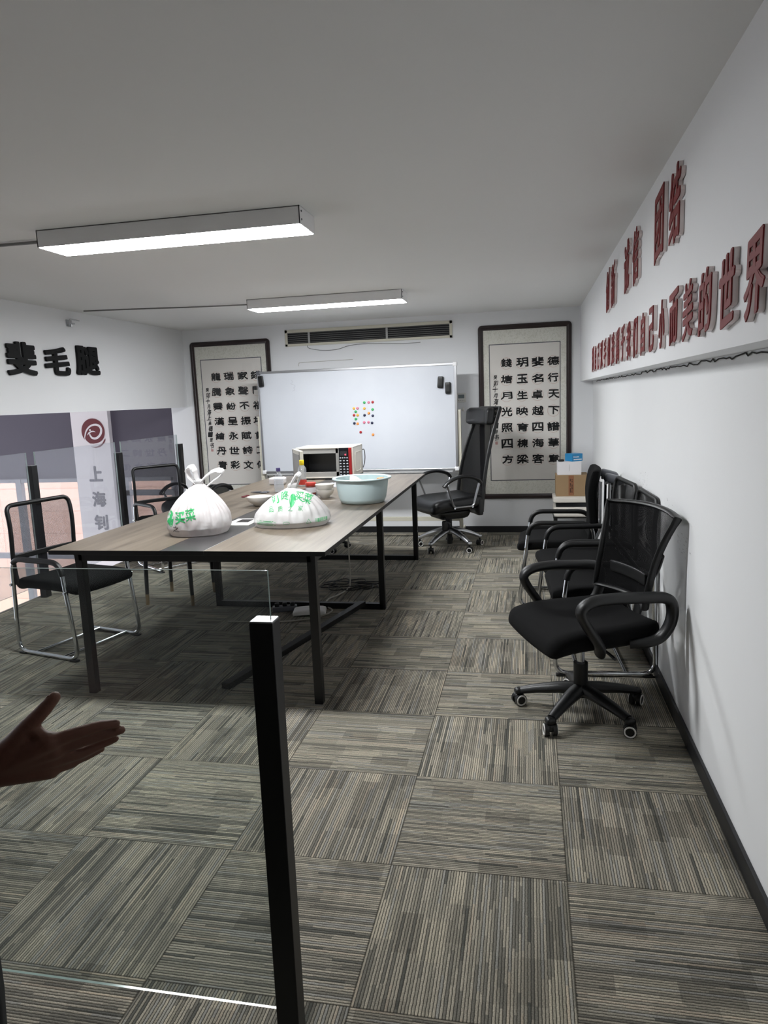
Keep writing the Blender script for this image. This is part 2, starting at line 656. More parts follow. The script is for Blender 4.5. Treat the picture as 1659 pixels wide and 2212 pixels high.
def obj(name, bm, mats, parent=None, smooth=True, loc=None, angle=40, noangle=False):
    me = bpy.data.meshes.new(name)
    if isinstance(bm, bpy.types.Mesh):
        bpy.data.meshes.remove(me)
        me = bm
        me.name = name
    else:
        bmesh.ops.recalc_face_normals(bm, faces=bm.faces[:])
        bm.to_mesh(me)
        bm.free()
    for m in (mats if isinstance(mats, (list, tuple)) else [mats]):
        me.materials.append(M[m] if isinstance(m, str) else m)
    if smooth:
        for p in me.polygons:
            p.use_smooth = True
        try:
            me.set_sharp_from_angle(angle=R(angle))
        except Exception:
            pass
    o = bpy.data.objects.new(name, me)
    COL.objects.link(o)
    if parent:
        o.parent = parent
    if loc:
        o.location = loc
    return o


def tag(o, label, cat, group=None, kind=None):
    o['label'] = label
    o['category'] = cat
    if group:
        o['group'] = group
    if kind:
        o['kind'] = kind
    return o


def thing(name, label, cat, loc=(0, 0, 0), rz=0, group=None):
    o = bpy.data.objects.new(name, None)
    COL.objects.link(o)
    o.empty_display_size = .05
    o.location = loc
    o.rotation_euler = (0, 0, rz)
    return tag(o, label, cat, group)


def struct(name, bm, m, parent=None, smooth=False, label=None):
    o = obj(name, bm, m, parent, smooth)
    if not parent:
        o['kind'] = 'structure'
    if label:
        o['label'] = label
    return o


def dup(root, loc, rz, label, group=None):
    r = root.copy()
    COL.objects.link(r)
    r.location = loc
    r.rotation_euler = (0, 0, rz)
    r['label'] = label
    if group:
        r['group'] = group
    for ch in list(root.children):
        c = ch.copy(); COL.objects.link(c); c.parent = r
        for g in ch.children:
            d = g.copy(); COL.objects.link(d); d.parent = c
    return r


_gc = {}


def glyph(ch, w, h, depth=0.0, offset=.012, bevel=0.0, res=4):
    """mesh of one character centred on its bounding box, scaled to w x h in the XY plane, depth along +Z"""
    key = (ch, depth > 0, offset, bevel, res, round(depth / max(h, 1e-6), 3))
    cu = bpy.data.curves.new('glyph', 'FONT')
    cu.body = ch
    cu.resolution_u = res
    cu.offset = offset
    cu.extrude = max(0, depth / h / 2 - bevel) if depth else 0
    cu.bevel_depth = bevel
    cu.bevel_resolution = 1
    o = bpy.data.objects.new('glyph', cu)
    COL.objects.link(o)
    dg = bpy.context.evaluated_depsgraph_get()
    me = bpy.data.meshes.new_from_object(o.evaluated_get(dg))
    bpy.data.objects.remove(o)
    bpy.data.curves.remove(cu)
    xs = [v.co.x for v in me.vertices]; ys = [v.co.y for v in me.vertices]
    cx, cy = (min(xs) + max(xs)) / 2, (min(ys) + max(ys)) / 2
    sx, sy = w / (max(xs) - min(xs)), h / (max(ys) - min(ys))
    if len(ch) > 1 or w == 0:
        sx = sy
    for v in me.vertices:
        v.co = ((v.co.x - cx) * sx, (v.co.y - cy) * sy, v.co.z * h)
    return me


def bold(bm, ch, w, h, depth, r, mat, n=8, ry=None, warp=None, res=4, step=.00012):
    """heavy-stroked character: the plain glyph laid over itself on a small circle (a rounded brush)"""
    ry = r if ry is None else ry
    me = glyph(ch, w - 2 * r, h - 2 * ry, depth, 0, 0, res)
    zz = max((abs(v.co.z) for v in me.vertices), default=1) or 1
    for v in me.vertices:
        v.co.z = v.co.z / zz * depth / 2
    for k in range(n):
        a = 2 * PI * k / n
        m2 = me.copy()
        for v in m2.vertices:
            v.co.x += r * math.cos(a); v.co.y += ry * math.sin(a); v.co.z += k * step
            if warp:
                v.co = warp(v.co.copy())
        add_mesh(bm, m2, mat)
        bpy.data.meshes.remove(m2)
    bpy.data.meshes.remove(me)


def add_mesh(bm, me, mat, mi=None):
    t = bmesh.new()
    t.from_mesh(me)
    bmesh.ops.transform(t, matrix=mat, verts=t.verts[:])
    if mi is not None:
        for f in t.faces:
            f.material_index = mi
    m2 = bpy.data.meshes.new('t')
    t.to_mesh(m2)
    bm.from_mesh(m2)
    bpy.data.meshes.remove(m2)
    t.free()


FACE_Y = Matrix(((1, 0, 0, 0), (0, 0, -1, 0), (0, 1, 0, 0), (0, 0, 0, 1)))      # XY plane -> wall facing -Y
FACE_MX = Matrix(((0, 0, -1, 0), (-1, 0, 0, 0), (0, 1, 0, 0), (0, 0, 0, 1)))    # -> wall facing -X, reads toward -Y
FACE_PX = Matrix(((0, 0, 1, 0), (1, 0, 0, 0), (0, 1, 0, 0), (0, 0, 0, 1)))      # -> wall facing +X, reads toward +Y


def T(x, y, z):
    return Matrix.Translation((x, y, z))


# ------------------------------------------------------------------ the room shell
XR, XB, XL, YB, ZC = 0.99, 0.875, -3.10, 5.65, 2.115
ZL = 1.335                    # underside of the left beam
YR = -4.2                     # wall behind the camera
struct('floor', bx((-3.16, YR, -.12), (XR + .1, YB + .05, 0)), 'carpet')
struct('ceiling', bx((-3.28, YR, ZC), (XR + .1, YB + .1, ZC + .12)), 'ceiling')
struct('wall_back', bx((-3.29, YB, -.12), (XR + .1, YB + .12, ZC)), 'paint')
struct('wall_right', bx((XR, YR, 0), (XR + .12, YB, ZC)), 'paint_scuffed')
beam_r = struct('trim_1', bx((XB, YR, 1.437), (XR, YB, ZC)), 'paint', label='white boxed beam above the right wall')
struct('trim_2', bx((-3.28, YR, ZL), (XL, YB, ZC)), 'paint', label='white boxed beam above the open left side')
struct('wall_rear', bx((-7.6, YR - .1, -2.7), (XR + .1, YR, 3.0)), 'rear_paint')
struct('baseboard_back', bx((-3.12, YB - .012, 0), (XR, YB, .062), None, 0, .002), 'baseboard')
struct('baseboard_right', bx((XR - .012, YR, 0), (XR, YB, .062), None, 0, .002), 'baseboard')
struct('trim_3', bx((-3.17, YR, -.30), (-3.10, YB, -.001)), 'banner', label='edge of the floor slab')
# crack line where the beam meets the right wall
random.seed(4)
bm = bm_new()
pts = []
y = -.2
while y < 5.3:
    pts.append((XR - .004, y, 1.436 - random.random() * .012 - .001))
    y += .02 + random.random() * .05
tube(bm, pts, .0022, 5)
o = obj('crack', bm, 'crack', beam_r)
o['label'] = 'jagged dark crack'

# the hall beyond the left railing
XH = -7.4
struct('wall_left', bx((XH - .1, YR, -2.7), (XH, 2.0, 3.0)), 'banner')
struct('trim_4', bx((XH - .1, 2.0, 1.6), (XH, YB + .1, 3.0)), 'banner')  # unseen side wall, left open below this to bring daylight into the hall
struct('trim_5', bx((XH, YR, -2.8), (XL - .05, YB + .1, -2.7)), 'hall_floor')
struct('trim_6', bx((XH, YR, 3.0), (XL + .2, YB + .1, 3.1)), 'ceiling')
YF = 5.70
wf = bm_new()
bx((XH, YF, .604), (-3.29, YF + .12, 3.0), wf)
bx((-4.49, YF, -2.7), (-4.03, YF + .12, .604), wf)
bx((XH, YF, -2.7), (-6.9, YF + .12, .604), wf)
bx((-3.36, YF, -2.7), (-3.29, YF + .12, .604), wf)
bx((-6.9, YF, -2.7), (-3.29, YF + .12, -1.25), wf)
struct('wall_far', wf, 'purple')


def window(name, x0, x1, z0, z1, mull, trans):
    f = bm_new()
    w = .045
    for a, b in (((x0, z0), (x0 + w, z1)), ((x1 - w, z0), (x1, z1)), ((x0, z0), (x1, z0 + w)), ((x0, z1 - w), (x1, z1))):
        bx((a[0], YF + .02, a[1]), (b[0], YF + .07, b[1]), f)
    for m in mull:
        bx((m - .035, YF + .015, z0), (m + .035, YF + .075, z1), f)
    for z in trans:
        bx((x0, YF + .015, z - .03), (x1, YF + .075, z + .03), f)
    fr = struct(name, f, 'alu_grey')
    struct('pane', bx((x0 + .01, YF + .042, z0 + .01), (x1 - .01, YF + .048, z1 - .01)), 'window_glass', fr)


window('window_1', -6.9, -4.49, -1.25, .604, [-5.29, -6.1], [-.29])
window('window_2', -4.03, -3.36, -1.25, .604, [-3.94], [.43, -.35])
# banner column with logo
cb = thing('advertising_column', 'white column with a round maroon swirl logo and vertical grey characters', 'column', (0, 0, -2.7))
YC = 5.64
obj('column_body', bx((-4.482, YC, 0), (-4.037, YF + .13, 5.7)), 'banner', cb, False)
lg = bm_new()
LC = (-4.225, YC, 1.115 + 2.7)
LRx, LRz = .125, .138


def disc_pts(cut):
    return [(math.cos(a), math.sin(a)) for a in [2 * PI * k / 72 for k in range(72)]]


def flat_poly(bm, pts, y0, y1, mi=0):
    """prism of an outline lying in the XZ plane"""
    a = [bm.verts.new((p[0], y0, p[1])) for p in pts]
    b = [bm.verts.new((p[0], y1, p[1])) for p in pts]
    n = len(pts)
    f = bm.faces.new(a); f.material_index = mi
    f = bm.faces.new(b[::-1]); f.material_index = mi
    for k in range(n):
        f = bm.faces.new((a[k], a[(k + 1) % n], b[(k + 1) % n], b[k])); f.material_index = mi


LS = .138 / 200


def lp(x, y):
    return (LC[0] + (x - 493) * LS, LC[2] - (y - 370) * LS)


body = [lp(493 + 200 * math.cos(a), 370 - 203 * math.sin(a)) for a in [R(d) for d in range(-22, 212, 6)]]
body += [lp(*p) for p in ((333, 490), (345, 470), (360, 505), (392, 535), (425, 556), (480, 560), (540, 552), (590, 538), (640, 505), (668, 470))]
flat_poly(lg, body, LC[1] - .004, LC[1])
cres = [lp(*p) for p in ((435, 602), (480, 610), (540, 604), (600, 580), (645, 545), (672, 510), (694, 484), (690, 515), (668, 550), (630, 590), (580, 618), (520, 628), (470, 618))]
flat_poly(lg, cres, LC[1] - .004, LC[1])
obj('logo_disc', lg, 'maroon', cb, False)
lw = bm_new()


def ribbon(bm, pts, ws, y0, y1, mi=0):
    P = [Vector((p[0], 0, p[1])) for p in pts]
    L_, R_ = [], []
    for i, p in enumerate(P):
        t = (P[min(i + 1, len(P) - 1)] - P[max(i - 1, 0)]).normalized()
        nn = Vector((-t.z, 0, t.x))
        L_.append(p + nn * ws[i] / 2); R_.append(p - nn * ws[i] / 2)
    flat_poly(bm, [(v.x, v.z) for v in L_ + R_[::-1]], y0, y1, mi)


def crom(pts, n=6):
    P = [pts[0]] + list(pts) + [pts[-1]]
    out = []
    for i in range(1, len(P) - 2):
        for k in range(n):
            t = k / n
            out.append(tuple(.5 * (2 * P[i][j] + (P[i + 1][j] - P[i - 1][j]) * t + (2 * P[i - 1][j] - 5 * P[i][j] + 4 * P[i + 1][j] - P[i + 2][j]) * t * t
                                   + (3 * P[i][j] - P[i - 1][j] - 3 * P[i + 1][j] + P[i + 2][j]) * t ** 3) for j in range(len(P[0]))))
    out.append(tuple(P[-2]))
    return out


for path in ([(338, 495, 2), (345, 440, 16), (380, 355, 22), (450, 288, 26), (540, 264, 30), (610, 285, 34), (640, 340, 36), (625, 405, 36), (580, 455, 34), (525, 478, 34), (470, 468, 30), (440, 430, 24), (432, 400, 16)],
             [(392, 424, 4), (420, 392, 20), (465, 370, 20), (510, 368, 14), (537, 382, 3)], [(432, 348, 26), (458, 344, 26)]):
    c = crom(path)
    ribbon(lw, [lp(a, b) for a, b, _ in c], [w * LS for _, _, w in c], LC[1] - .006, LC[1] - .0035)
obj('logo_swirl', lw, 'banner', cb, False)['label'] = 'white swirl'
for ch, cz, cx in (('上', .655, -4.245), ('海', .375, -4.235), ('钊', .115, -4.235), ('汽', -.15, -4.235)):
    if ch == '汽':
        continue
    bmx = bm_new()
    bold(bmx, ch, .165, .17, .004, .006, T(cx, YC - .002, cz + 2.7) @ FACE_Y)
    obj('column_character', bmx, 'grey_print', cb, False)

# building outside the windows
bo = thing('neighbouring_building', 'sunlit pink tiled building seen through the hall windows', 'building', (-5.5, 11, -6))
obj('facade', bx((-9, 0, 0), (7, 4, 12)), 'facade', bo, False)
bmx = bm_new()
for i in range(12):
    bx((1.75, -.05, 4.2 + i * .1), (2.9, 0, 4.26 + i * .1), bmx)
obj('louvre', bmx, 'alu_grey', bo, False)
struct('trim_7', bx((-24, 5.85, -6.2), (14, 26, -6.0)), 'hall_floor')

# ------------------------------------------------------------------ railings
def post(parent, x, y, h=.98, w=.043, d=.037, z0=0):
    p = obj('post', bx((x - w / 2, y - d / 2, z0), (x + w / 2, y + d / 2, h), None, 0, .0015), 'black_metal', parent, False)
    obj('post_cap', bx((x - w / 2 + .001, y - d / 2 + .001, h - .001), (x + w / 2 - .001, y + d / 2 - .001, h + .0025), None, 0, .001), 'aluminium', p, False)
    return p


def panel(parent, lo, hi, mat):
    bm = bx(lo, hi)
    ax = 0 if (hi[0] - lo[0]) > (hi[1] - lo[1]) else 1
    for f in bm.faces:
        n = f.normal
        f.material_index = 0 if abs(n[1 - ax]) > .9 else 1
    return obj('glass_panel', bm, [mat, 'glass_edge'], parent, False)


nr = thing('glass_railing', 'nearest glass railing with one square black post in front of the table', 'railing', (-.6, -.238, 0))
PX = -.046
for x in (PX, -1.2, -2.2, -3.08):
    post(nr, x + .6, 0, w=.043, d=.037)
    obj('base_plate', bx((x + .6 - .05, -.05, 0), (x + .6 + .05, .05, .008), None, 0, .002), 'black_metal', nr, False)
for a, b in ((-1.19, PX + .012), (-2.19, -1.21), (-3.06, -2.21)):
    panel(nr, (a + .6, -.0026, .213), (b + .6, .0026, 1.068), 'rail_glass')
lr = thing('glass_railing', 'far glass railing with black posts along the open left edge', 'railing', (XL, 2.5, 0))
ys = [5.39 - 1.12 * k for k in range(5)]
for y in ys:
    post(lr, 0, y - 2.5, .97, .05, .06)
for a, b in zip(ys, ys[1:]):
    panel(lr, (-.005, b - 2.5 + .045, .10), (.005, a - 2.5 - .045, 1.066), 'far_rail_glass')

# ------------------------------------------------------------------ ceiling lamps
def lamp(label, y0, y1, x0=-1.655, x1=-.478):
    t = thing('ceiling_lamp', label, 'lamp', ((x0 + x1) / 2, (y0 + y1) / 2, ZC), 0, None)
    L, Wd = (x1 - x0), (y1 - y0)
    b = bm_new()
    bx((-L / 2, -Wd / 2, -.070), (-L / 2 + .004, Wd / 2, 0), b)
    bx((L / 2 - .004, -Wd / 2, -.070), (L / 2, Wd / 2, 0), b)
    bx((-L / 2, -Wd / 2, -.070), (L / 2, -Wd / 2 + .004, -.001), b)
    bx((-L / 2, Wd / 2 - .004, -.070), (L / 2, Wd / 2, -.001), b)
    bx((-L / 2, -Wd / 2, -.004), (L / 2, Wd / 2, 0), b)
    obj('housing', b, 'lamp_metal', t, False)
    obj('diffuser', bx((-L / 2 + .006, -Wd / 2 + .006, -.072), (L / 2 - .006, Wd / 2 - .006, -.060)), 'lamp', t, False)
    for sx in (-1, 1):
        for zz in (-.018, -.05):
            sc = bm_new()
            cyl(sc, (sx * (L / 2), -Wd / 2 + .02, zz), (sx * (L / 2 + .003), -Wd / 2 + .02, zz), .004, 8)
            obj('screw', sc, 'grey_plastic', t)
    return t


lamp('nearer white surface-mounted tube lamp on the ceiling', 1.49, 1.69)
lamp('farther white surface-mounted tube lamp, in front of the air vent', 3.84, 4.06)
b = bm_new()
bx((XL, 1.625, ZC - .012), (-1.66, 1.645, ZC))
tube(b, [(XL, 1.61, ZC - .008), (-2.5, 1.63, ZC - .009), (-1.66, 1.64, ZC - .012)], .007, 6)
tag(obj('cable_conduit', b, 'cable_grey'), 'grey conduit on the ceiling running left from the nearer lamp', 'conduit')
b = bm_new()
tube(b, crom([(-2.99, 3.81, ZC - .006), (-2.6, 3.90, ZC - .004), (-2.2, 3.97, ZC - .008), (-1.66, 4.03, ZC - .012)], 4), .005, 6)
tag(obj('lamp_cable', b, 'cable_grey'), 'thin grey cable on the ceiling running left from the farther lamp', 'cable')

# ------------------------------------------------------------------ air vent
v = thing('air_vent', 'long cream air conditioning grille with dark slats high on the back wall', 'vent', (-1.148, YB, 1.975))
b = bm_new()
x0, x1, z0, z1 = -.838, .838, -.078, .083
for lo, hi in (((x0, z0), (x1, z0 + .024)), ((x0, z1 - .03), (x1, z1)), ((x0, z0), (x0 + .026, z1)), ((x1 - .026, z0), (x1, z1))):
    bx((lo[0], -.014, lo[1]), (hi[0], 0, hi[1]), b, 0, .002)
obj('vent_frame', b, 'beige_metal', v, False)
obj('vent_backing', bx((x0 + .02, -.003, z0 + .02), (x1 - .02, 0, z1 - .02)), 'tile_grout', v, False)
for i in range(6):
    z = z0 + .034 + i * .0185
    b = bm_new()
    box(b, (0, -.006, z), (1.63, .005, .0017), Matrix.Rotation(R(8), 3, 'X'))
    obj('slat', b, 'slat', v, False)
for x in (-.6, .19):
    obj('slat_divider', bx((x, -.007, z0 + .02), (x + .02, -.003, z1 - .03)), 'slat', v, False)
# leftover wires under the vent
b = bm_new()
tube(b, crom([(-1.76, 5.645, 1.905), (-1.74, 5.643, 1.87), (-1.6, 5.641, 1.843), (-1.45, 5.641, 1.846), (-1.33, 5.643, 1.875), (-1.15, 5.644, 1.885), (-.8, 5.645, 1.868), (-.62, 5.646, 1.87)], 5), .0028, 5)
tag(obj('loose_wire', b, 'cable_grey'), 'grey wire sagging on the back wall just below the air vent', 'wire')
b = bm_new()
tube(b, crom([(-1.86, 5.645, 1.70), (-1.855, 5.643, 1.725), (-1.80, 5.644, 1.735), (-1.3, 5.646, 1.74)], 5), .002, 5)
tag(obj('loose_wire', b, 'cable_white'), 'short white wire with a bent end just above the whiteboard', 'wire')

# ------------------------------------------------------------------ framed calligraphy
def picture(label, cx, z0, z1, w, cols, seed):
    t = thing('framed_calligraphy', label, 'picture', (cx, YB, z0))
    H = z1 - z0
    fw = .048
    fr = bm_new()
    # one continuous mitred moulding with rounded outer corners
    path = []
    ro = .035
    for (sx, sz, a0) in ((1, 0, -90), (1, 1, 0), (-1, 1, 90), (-1, 0, 180)):
        ccx = sx * (w / 2 - ro); ccz = (ro if sz == 0 else H - ro)
        for k in range(7):
            a = R(a0 + 15 * k)
            path.append((ccx, ccz, math.cos(a), math.sin(a)))
    prof = [(0, 0), (0, .016), (-.010, .027), (-.026, .027), (-.040, .018), (-.047, .012), (-.047, 0)]
    rings = []
    for (a, c, dx, dz) in path:
        ring = []
        for (o_, d_) in prof:
            rr = ro + o_
            if rr >= 0:
                ring.append(fr.verts.new((a + dx * rr, -d_, c + dz * rr)))
            else:
                # inside the corner radius: keep a square inner corner
                sgx = 1 if a > 0 else -1
                sgz = 1 if c > H / 2 else -1
                ring.append(fr.verts.new((a + sgx * rr, -d_, c + sgz * rr)))
        rings.append(ring)
    n = len(rings)
    for i in range(n):
        A, B = rings[i], rings[(i + 1) % n]
        for k in range(len(prof) - 1):
            fr.faces.new((A[k], A[k + 1], B[k + 1], B[k]))
    bmesh.ops.remove_doubles(fr, verts=fr.verts[:], dist=1e-5)
    obj('frame', fr, 'dark_wood', t, True, angle=30)
    obj('mount', bx((-w / 2 + .04, -.006, .04), (w / 2 - .04, -.003, H - .04)), 'silk', t, False)
    px0, px1, pz0, pz1 = -w / 2 + .108, w / 2 - .108, .185, H - .185
    ln = bm_new()
    for lo, hi in (((px0 - .008, pz0 - .008), (px1 + .008, pz0)), ((px0 - .008, pz1), (px1 + .008, pz1 + .008)), ((px0 - .008, pz0), (px0, pz1)), ((px1, pz0), (px1 + .008, pz1))):
        bx((lo[0], -.0078, lo[1]), (hi[0], -.006, hi[1]), ln)
    obj('mount_line', ln, 'grey_plastic', t, False)
    obj('paper', bx((px0, -.0075, pz0), (px1, -.006, pz1)), 'paper', t, False)
    ink, red = bm_new(), bm_new()
    random.seed(seed)
    nc, nrw = 4, 7
    gx0, gx1 = -w / 2 + .262, w / 2 - .165
    gz0, gz1 = .385, H - .355
    for c in range(nc):
        for r_ in range(nrw):
            x = gx1 - (gx1 - gx0) * c / (nc - 1)
            z = gz1 - (gz1 - gz0) * r_ / (nrw - 1)
            ch = cols[c][r_]
            hh = .083 * random.uniform(.92, 1.06)
            ww = .108 * random.uniform(.92, 1.05)
            if ch in '二不月下':
                hh *= .88

            def brush(p, c=c, r_=r_, ww=ww):
                q = noise.noise_vector(Vector((p.x * 34 + c * 7, p.y * 34 + r_ * 5, seed)))
                fl = .10 * (p.x / ww) ** 2 * ww
                return Vector((p.x + q.x * .0045, p.y + q.y * .004 - fl * (1 if p.y < 0 else -.2), p.z))
            bold(ink, ch, ww, hh, .0012, .0027, T(x + random.uniform(-.004, .004), -.0085, z) @ FACE_Y @ Matrix.Rotation(R(random.uniform(-3, 3)), 4, 'Z'), 6, .0036, brush, 3)
            ring = [(x + .054 * math.cos(k * PI / 18), -.0076, z - .005 + .054 * math.sin(k * PI / 18)) for k in range(36)]
            tube(red, ring, .0011, 4, True)
    sig = '癸卯十月海上吴卿一思书'
    for k, ch in enumerate(sig):
        def cur(p, k=k):
            q = noise.noise_vector(Vector((p.x * 60, p.y * 60, seed + k)))
            return Vector((p.x + q.x * .005 + p.y * .15, p.y + q.y * .005, p.z))
        bold(ink, ch, .034 + .008 * (k % 3), .042 + .01 * ((k * 2) % 3), .001, .0013, T(-w / 2 + .158 + .004 * math.sin(k * 2.1), -.0085, gz1 - .13 - k * .0575) @ FACE_Y, 4, None, cur, 2)
    obj('calligraphy', ink, 'ink', t, False)
    obj('red_circle', red, 'red_ink', t, False)
    se = bm_new()
    zz = gz1 - .13 - 11.1 * .0575
    for lo, hi in (((0, 0), (.022, .003)), ((0, .021), (.022, .024)), ((0, 0), (.003, .024)), ((.019, 0), (.022, .024)), ((.009, .003), (.012, .021)), ((.003, .010), (.019, .013))):
        bx((-w / 2 + .15 + lo[0], -.009, zz + lo[1]), (-w / 2 + .15 + hi[0], -.0075, zz + hi[1]), se)
    obj('seal', se, 'seal', t, False)
    obj('glazing', bx((-w / 2 + .045, -.0125, .045), (w / 2 - .045, -.0105, H - .045)), 'pic_glass', t, False)
    return t


picture('framed calligraphy on the right, beside the tall leather chair', .365, .335, 1.99, .862, ['德行天下譜華章', '斐名卓越四海客', '玥玉生映育棟梁', '錢塘月光照四方'], 3)
picture('framed calligraphy on the left, partly behind the whiteboard', -2.587, .335, 1.99, .866, ['錢門福坤首二傳', '家聲不振賦詩文', '瑞象紛呈永世彩', '龍騰霽漢繪丹青'], 8)

# ------------------------------------------------------------------ wall lettering, left beam
for ch, y, z, w, h, d in (('斐', 3.165, 1.722, .30, .235, 'leftmost'), ('毛', 3.56, 1.722, .29, .215, 'middle'), ('腿', 3.945, 1.74, .31, .23, 'rightmost')):
    b = bm_new()
    bold(b, ch, w, h, .018, .0085, T(XL + .0105, y, z) @ FACE_PX, 12, .0095, None, 5)
    tag(obj('wall_character', b, 'black_acrylic'), d + ' of the three black characters on the left beam, reading ' + ch, 'lettering', 'black characters on the left beam')

# ------------------------------------------------------------------ wall lettering, right beam
def redchar(ch, y, z, w, h, label, group):
    t = thing('wall_character', label, 'lettering', (XB, y, z), 0, group)
    def brush(p):
        q = noise.noise_vector(Vector((p.x * 18, p.y * 18, y)))
        return Vector((p.x + q.x * .006, p.y + q.y * .005 + .12 * p.x, p.z))
    b = bm_new()
    bold(b, ch, w, h, .012, .0042 * h / .166, T(-.007, 0, 0) @ FACE_MX, 8, .004 * h / .166, brush)
    obj('acrylic_body', b, 'acrylic', t, False)
    b = bm_new()
    bold(b, ch, w, h, .002, .0042 * h / .166, T(-.0149, 0, 0) @ FACE_MX, 8, .004 * h / .166, brush)
    obj('red_face', b, 'red_face', t, False)['label'] = 'dark red face'
    return t


row = '用自己双手创造属于我们自己小而美的世界'
for k, ch in enumerate(row):
    y = 4.115 - .2125 * k
    first = row.index(ch) == k
    extra = ''
    if row.count(ch) > 1:
        extra = ' near the far end' if first else ' next to the character 小' if ch == '己' else ' after the character 们'
    redchar(ch, y, 1.570, (.105 if ch in '小己自' else .135), .166, 'red acrylic character ' + ch + ' in the lower line on the right beam' + extra, 'lower line of red acrylic characters')
for ch, y in (('创', 3.15), ('新', 2.875), ('诚', 2.315), ('信', 2.02), ('团', 1.445), ('结', 1.165)):
    redchar(ch, y, 1.918, .175, .23, 'red acrylic character ' + ch + ' in the upper line on the right beam', 'upper line of red acrylic characters')

# bracket on left beam
b = bm_new()
bx((XL, 3.73, 2.012), (XL + .03, 3.80, 2.022), b)
bx((XL, 3.73, 1.995), (XL + .004, 3.80, 2.045), b)
tube(b, smooth_path([(XL + .02, 3.75, 2.02), (XL + .02, 3.75, 2.05), (XL + .02, 3.83, 2.05), (XL + .05, 3.83, 2.04)], .01, 3), .004, 6)
cyl(b, (XL + .02, 3.765, 2.018), (XL + .02, 3.765, 1.99), .008, 8)
tag(obj('metal_bracket', b, 'aluminium'), 'small empty metal bracket above the black characters on the left beam', 'bracket')

# ------------------------------------------------------------------ whiteboard
wb = thing('whiteboard', 'large white magnetic board on a wheeled beige stand', 'whiteboard', (-1.207, 5.30, 0))
WX, Z0, Z1 = .964, .660, 1.648
obj('board_face', bx((-WX + .012, -.012, Z0 + .012), (WX - .012, .01, Z1 - .012)), 'board', wb, False)
b = bm_new()
for lo, hi in (((-WX, Z0), (WX, Z0 + .022)), ((-WX, Z1 - .022), (WX, Z1)), ((-WX, Z0), (-WX + .022, Z1)), ((WX - .022, Z0), (WX, Z1))):
    bx((lo[0], -.019, lo[1]), (hi[0], .012, hi[1]), b, 0, .003)
obj('frame', b, 'aluminium', wb, False)
for sx in (-1, 1):
    for z in (Z0, Z1):
        b = bm_new()
        rbox(b, (sx * (WX - .014), -.004, z + (.014 if z == Z0 else -.014)), (.045, .036, .045), .012, 5)
        obj('corner_cap', b, 'grey_plastic' if z == Z1 and sx < 0 else 'lamp_metal', wb)
obj('pen_tray', bx((-WX + .05, -.055, Z0 - .016), (WX - .05, .0, Z0 - .002), None, 0, .003), 'slat', wb, False)
for sx in (-1, 1):
    p = bm_new()
    bx((sx * (WX + .012) - .017, .0, .085), (sx * (WX + .012) + .017, .034, 1.22), p, 0, .003)
    st = obj('stand_post', p, 'beige_metal', wb, False)
    f = bm_new()
    bx((sx * (WX + .012) - .017, -.07, .06), (sx * (WX + .012) + .017, .27, .09), f, 0, .003)
    ft = obj('foot', f, 'beige_metal', wb, False)
    for y in (-.05, .25):
        c = bm_new()
        cyl(c, (sx * (WX + .012) - .01, y, .025), (sx * (WX + .012) + .01, y, .025), .025, 18)
        bx((sx * (WX + .012) - .013, y - .012, .025), (sx * (WX + .012) + .013, y + .012, .062), c)
        obj('caster', c, 'black_plastic', ft)
b = bm_new()
bx((-WX, .005, .175), (WX, .03, .215), b, 0, .002)
obj('crossbar', b, 'beige_metal', wb, False)
b = bm_new()
tube(b, crom([(-.62, -.0125, 1.555), (-.61, -.0125, 1.535), (-.63, -.0125, 1.52), (-.60, -.0125, 1.51), (-.585, -.0125, 1.495), (-.60, -.0125, 1.48), (-.59, -.0125, 1.46), (-.615, -.0125, 1.45)], 4), .0012, 4)
obj('marker_scribble', b, 'scuff', wb)
YWB = 5.30 - .012
mags = [('green', -1.106, 1.317), ('pink', -1.064, 1.316), ('red', -1.026, 1.318), ('yellow', -1.208, 1.266), ('pink', -1.174, 1.266), ('yellow', -1.108, 1.262), ('green', -1.029, 1.25), ('green', -1.192, 1.235), ('red', -1.21, 1.203), ('yellow', -1.175, 1.202), ('orange', -1.067, 1.217), ('navy', -1.109, 1.199), ('navy', -1.03, 1.192), ('green', -1.194, 1.166), ('navy', -1.21, 1.127), ('orange', -1.178, 1.122), ('pink', -1.115, 1.132), ('pink', -1.073, 1.132), ('navy', -1.039, 1.125), ('red', -1.153, 1.042), ('orange', -1.035, 1.015)]
mlab = ['green magnet, left end of the top row', 'pink magnet, middle of the top row', 'red magnet at the right end of the top row',
        'yellow magnet at the top of the left cluster', 'pink magnet at the top of the left cluster', 'yellow magnet under the top green one',
        'green magnet alone on the right, under the red one', 'upper green magnet inside the left cluster', 'red magnet in the left cluster',
        'yellow magnet in the left cluster beside a red one', 'orange magnet between two navy ones', 'navy magnet left of the middle orange one',
        'navy magnet right of the middle orange one', 'lower green magnet inside the left cluster', 'navy magnet at the bottom of the left cluster',
        'orange magnet at the bottom of the left cluster', 'left pink magnet in the bottom row of the ring', 'right pink magnet in the bottom row of the ring',
        'navy magnet at the right end of the ring bottom', 'lowest red magnet, alone under the clusters', 'lowest orange magnet, alone at the bottom right']
mp_ = {}
